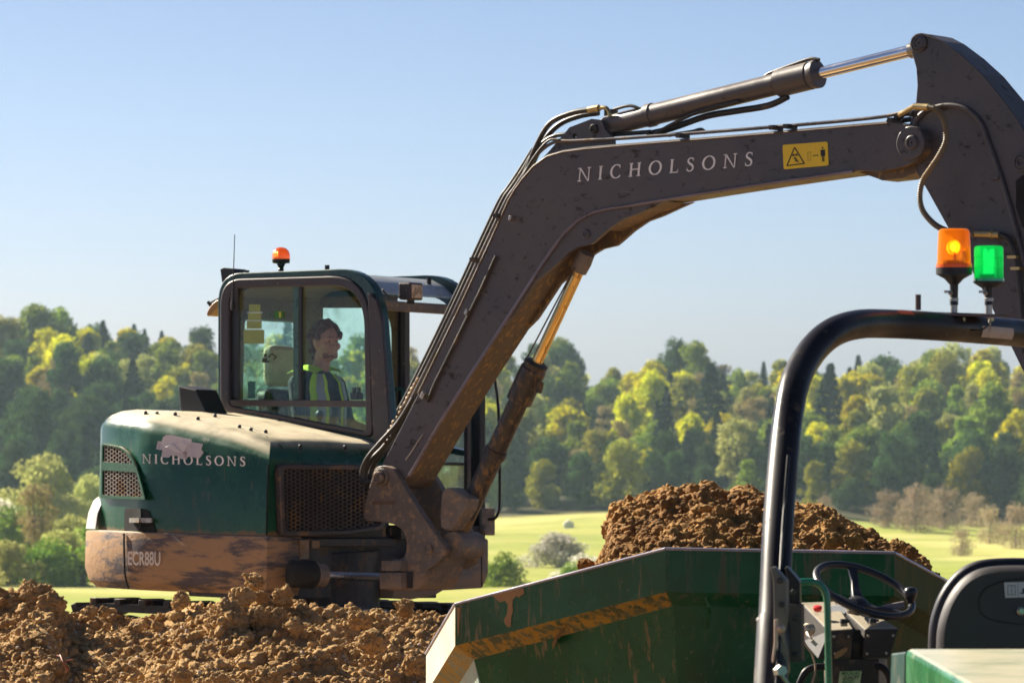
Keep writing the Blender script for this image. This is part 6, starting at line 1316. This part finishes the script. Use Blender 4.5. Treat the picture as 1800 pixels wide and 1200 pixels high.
mb = MB(); wp = at(1360.4, 1088, 13.26); mb.lathe(wp - V((0, 0, .006)), V((.02, .1, 1)), [(0, .0475), (.004, .0495), (.009, .0475)], 30); mb.build('weld_bead', M['steel'], rb, smooth=60)
mb = MB(); mb.tube(spline([at(x, y, Y - .05) for x, y, Y in [(1362, 1240, 13.1), (1370, 1120, 13.2), (1372, 1000, 13.36), (1378, 900, 13.5), (1386, 800, 13.65)]], 5), .005, 6); mb.build('post_cable', M['black'], rb, smooth=60)
# ---- steering wheel
kY = 15.2 / FPX; wc = at(1519, 1037, 15.2)
e1 = V((88, 23, -21)) * kY; e2 = V((-14, 84, 40)) * kY
Rw = 93 * kY; e1.normalize(); e2 = (e2 - e1 * e2.dot(e1)).normalized(); nw = e1.cross(e2)
if nw.z < 0: nw = -nw
wheelm = mat('wheel_black', (.018, .017, .022), .35, var=.12, dirt=(.12, .10, .08), da=.15)
Wp = lambda a, r, n=0: wc + (e1 * math.cos(a) + e2 * math.sin(a)) * Rw * r + nw * n
mb = MB(); mb.tube([Wp(2 * math.pi * i / 64, .955) for i in range(64)], .0120, 14, closed=True); sw = mb.build('steering_wheel', wheelm, du, smooth=60)
hub = wc - nw * .045
for a, w0 in [(1.62, 1), (3.75, .8), (5.55, .8)]:
    mb = MB(); d = (Wp(a, 1) - wc).normalized(); t = d.cross(nw).normalized(); L = [(0.015, .020, -.045, .010), (.05, .016, -.040, .009), (.10, .012, -.018, .008), (Rw * .93, .017, -.001, .006)]
    vs = []
    for x, hw, zz, th in L: c = wc + d * x + nw * zz; vs += [c + t * hw * w0 + nw * th, c - t * hw * w0 + nw * th, c - t * hw * w0 - nw * th, c + t * hw * w0 - nw * th]
    mb.add(vs, [[i * 4 + j, i * 4 + (j + 1) % 4, (i + 1) * 4 + (j + 1) % 4, (i + 1) * 4 + j] for i in range(3) for j in range(4)] + [[0, 1, 2, 3], [12, 15, 14, 13]]); mb.build('spoke', wheelm, sw, bevel=.004, smooth=50)
mb = MB(); mb.lathe(hub - nw * .02, nw, [(0, .024), (.01, .036), (.024, .034), (.032, .022), (.036, .010)], 24); mb.build('hub', wheelm, sw, smooth=40)
mb = MB(); mb.lathe(hub - nw * .02, -nw, [(0, .034), (.02, .030), (.03, .014), (.05, .012), (.16, .012)], 20); mb.build('steering_column', mat('column_olive', (.20, .16, .10), .6, dirt=(.1, .08, .05), da=.4), sw, smooth=35)
kp = Wp(-.18, .93); mb = MB(); mb.lathe(kp, Zv, [(0, .010), (.012, .012), (.020, .016), (.032, .021), (.042, .022), (.052, .017), (.056, .008)], 20); mb.build('spinner_knob', wheelm, sw, smooth=50)
mb = MB(); mb.prism([at(x, y, 15.18) for x, y in [(1548, 1064), (1590, 1056), (1590, 1069), (1560, 1071)]], V((0, .02, 0))); mb.build('column_shroud', mat('shroud_grey', (.22, .18, .17), .5), sw, bevel=.003)
# ---- seat
YS = 14.0; seatm2 = mat('seat_back_plastic', (.040, .034, .036), .6, var=.12, bump=.08, bs=120)
half = [(1633, 1180), (1634, 1130), (1636, 1100), (1642, 1074), (1652, 1048), (1668, 1022), (1688, 1002), (1712, 989), (1740, 983), (1785, 981)]
full = half + [(1570 * 0 + 2 * 1787 - x, y) for x, y in half[::-1][1:]]
def sc_(pts, s, cy=1090): return [(1787 + (x - 1787) * s, cy + (y - cy) * s) for x, y in pts]
mb = MB(); mb.prism(spline([at(x, y, YS + .05) for x, y in full], 3), V((0, .07, 0))); seat = mb.build('seat', mat('seat_cushion_black', (.02, .018, .022), .45, var=.15), du, bevel=.018, smooth=50)
inner = [(x, y) for x, y in sc_(full, .935, 1190)]
prof = [(1.0, .05, 0), (1.0, .02, 0), (.985, .005, 0), (.95, -.012, 0), (.90, -.022, 0)]
mb = MB(); base_ = [(1787 + (x - 1787) * .925, 1190 + (y - 1190) * .943) for x, y in full]; base_ = [(p.x, p.z) for p in spline([V((x, 0, y)) for x, y in base_], 3)]; vs = []; n = len(base_)
for s, dy, _ in prof: vs += [at(1787 + (x - 1787) * s, 1110 + (y - 1110) * s, YS + dy) for x, y in base_]
mb.add(vs, [[i * n + k, i * n + (k + 1) % n, (i + 1) * n + (k + 1) % n, (i + 1) * n + k] for i in range(4) for k in range(n)] + [[4 * n + k for k in range(n)]]); mb.build('seat_shell', seatm2, seat, smooth=40)
YI = YS - .0235; ins_o = rr([at(1719, 1040, YI), at(1765, 1017, YI), at(1860, 1015, YI), at(1862, 1096, YI), at(1790, 1098, YI), at(1722, 1084, YI)], [.04, .10, .04, .04, .10, .04], 6)
mb = MB(); mb.tube(ins_o, .0022, 6, closed=True); mb.build('panel_groove', M['ink'], seat)
o = at(1767, 1050, YI - .002); mb = MB(); mb.box(o, at(1845, 1048, YI - .002) - o, at(1765, 1023, YI - .002) - o, V((0, .002, 0))); lb_ = mb.build('seat_label', mat('label_white', (.55, .54, .56), .5, var=.06), seat)
mb = MB(); Yk = YI - .0032
def lq(a, b, c, d): mb.face([at(a, b, Yk), at(c, b, Yk), at(c, d, Yk), at(a, d, Yk)])
lq(1771, 1028, 1785, 1029); lq(1771, 1044, 1785, 1045); lq(1771, 1028, 1772, 1045); lq(1777.5, 1028, 1778.5, 1045); lq(1784, 1028, 1785, 1045); lq(1789, 1023, 1789.6, 1050); lq(1793, 1041, 1806, 1043); lq(1797, 1033, 1802, 1041); lq(1812, 1028, 1826, 1030); lq(1812, 1034, 1822, 1036)
mb.build('label_print', mat('grey_print', (.06, .05, .07), .6), lb_, recalc=False)
mb = MB(); mb.lathe(at(1795, 1073, YI), V((0, -1, 0)), [(0, .013), (.006, .013), (.009, .009), (.016, .008)], 12); mb.build('seat_bolt', M['steel'], seat)
mb = MB(); mb.prism(rr([at(1650, 1180, 14.1), at(1925, 1180, 14.1), at(1925, 1180, 14.6), at(1650, 1180, 14.6)], .05, 4), Zv * .1); mb.build('seat_base', M['black'], seat)
# ---- engine cover behind the seat
P1 = at(1592, 1139.5, 12.6); zt3 = P1.z; X2 = 2.05; P2 = V((1.078, 10.9, zt3)); cov = mat('cover_green', (.012, .20, .065), .3, dirt=(.25, .22, .12), da=.18, dust=(.58, .53, .36), duq=.95, coat=.5)
cf = V((P1.x - .018, P1.y - .02, zt3 - .02))
top_ = [P1, V((X2, 12.62, zt3)), V((X2, 10.9, zt3)), P2]; top_[0] = P1
bot = [V((P1.x - .01, P1.y - .02, GZ + .6)), V((X2, 12.62, GZ + .6)), V((X2, 10.9, GZ + .6)), V((P2.x - .03, 10.9, GZ + .6))]
mb = MB(); mb.add(top_ + bot, [[0, 1, 2, 3], [7, 6, 5, 4], [0, 4, 5, 1], [1, 5, 6, 2], [2, 6, 7, 3], [3, 7, 4, 0]]); ec = mb.build('engine_cover', cov, du, bevel=.014, smooth=50)
mb = MB(); fl = [P1 + V((-.002, .0, -.008)), V((P1.x - .028, P1.y + .12, zt3 - .02)), V((P1.x - .055, P1.y + .10, GZ + .9)), V((P1.x - .012, P1.y - .01, GZ + .9))]; mb.prism(fl, V((.03, .03, 0))); mb.build('cover_side', M['cabgreen'], ec, bevel=.004)
# hidden running gear
mb = MB(); mb.box(V((.75, 11, GZ + .35)), V((1.5, 0, 0)), V((0, 7.6, 0)), V((0, 0, .28))); mb.box(V((.62, 13.0, GZ + .55)), V((.35, 0, 0)), V((0, .35, 0)), V((0, 0, .3))); mb.box(V((2.0, 14.6, GZ + .4)), V((.3, 0, 0)), V((0, .6, 0)), V((0, 0, .4))); mb.build('chassis', M['darkmetal'], du, bevel=.02)
for x in (.45, 2.35):
    for y in (11.9, 17.2):
        mb = MB(); c = V((x - .17, y, GZ + .43)); mb.lathe(c, V((1, 0, 0)), [(0, .26), (.01, .36), (.05, .43), (.29, .43), (.33, .36), (.34, .26)], 36); wh = mb.build('tyre', M['rubber'], du, smooth=35); mb = MB(); mb.lathe(c - V((.004, 0, 0)), V((1, 0, 0)), [(0, .1), (.02, .24), (.33, .24), (.348, .1)], 24); mb.build('rim', M['white'], wh, smooth=35)
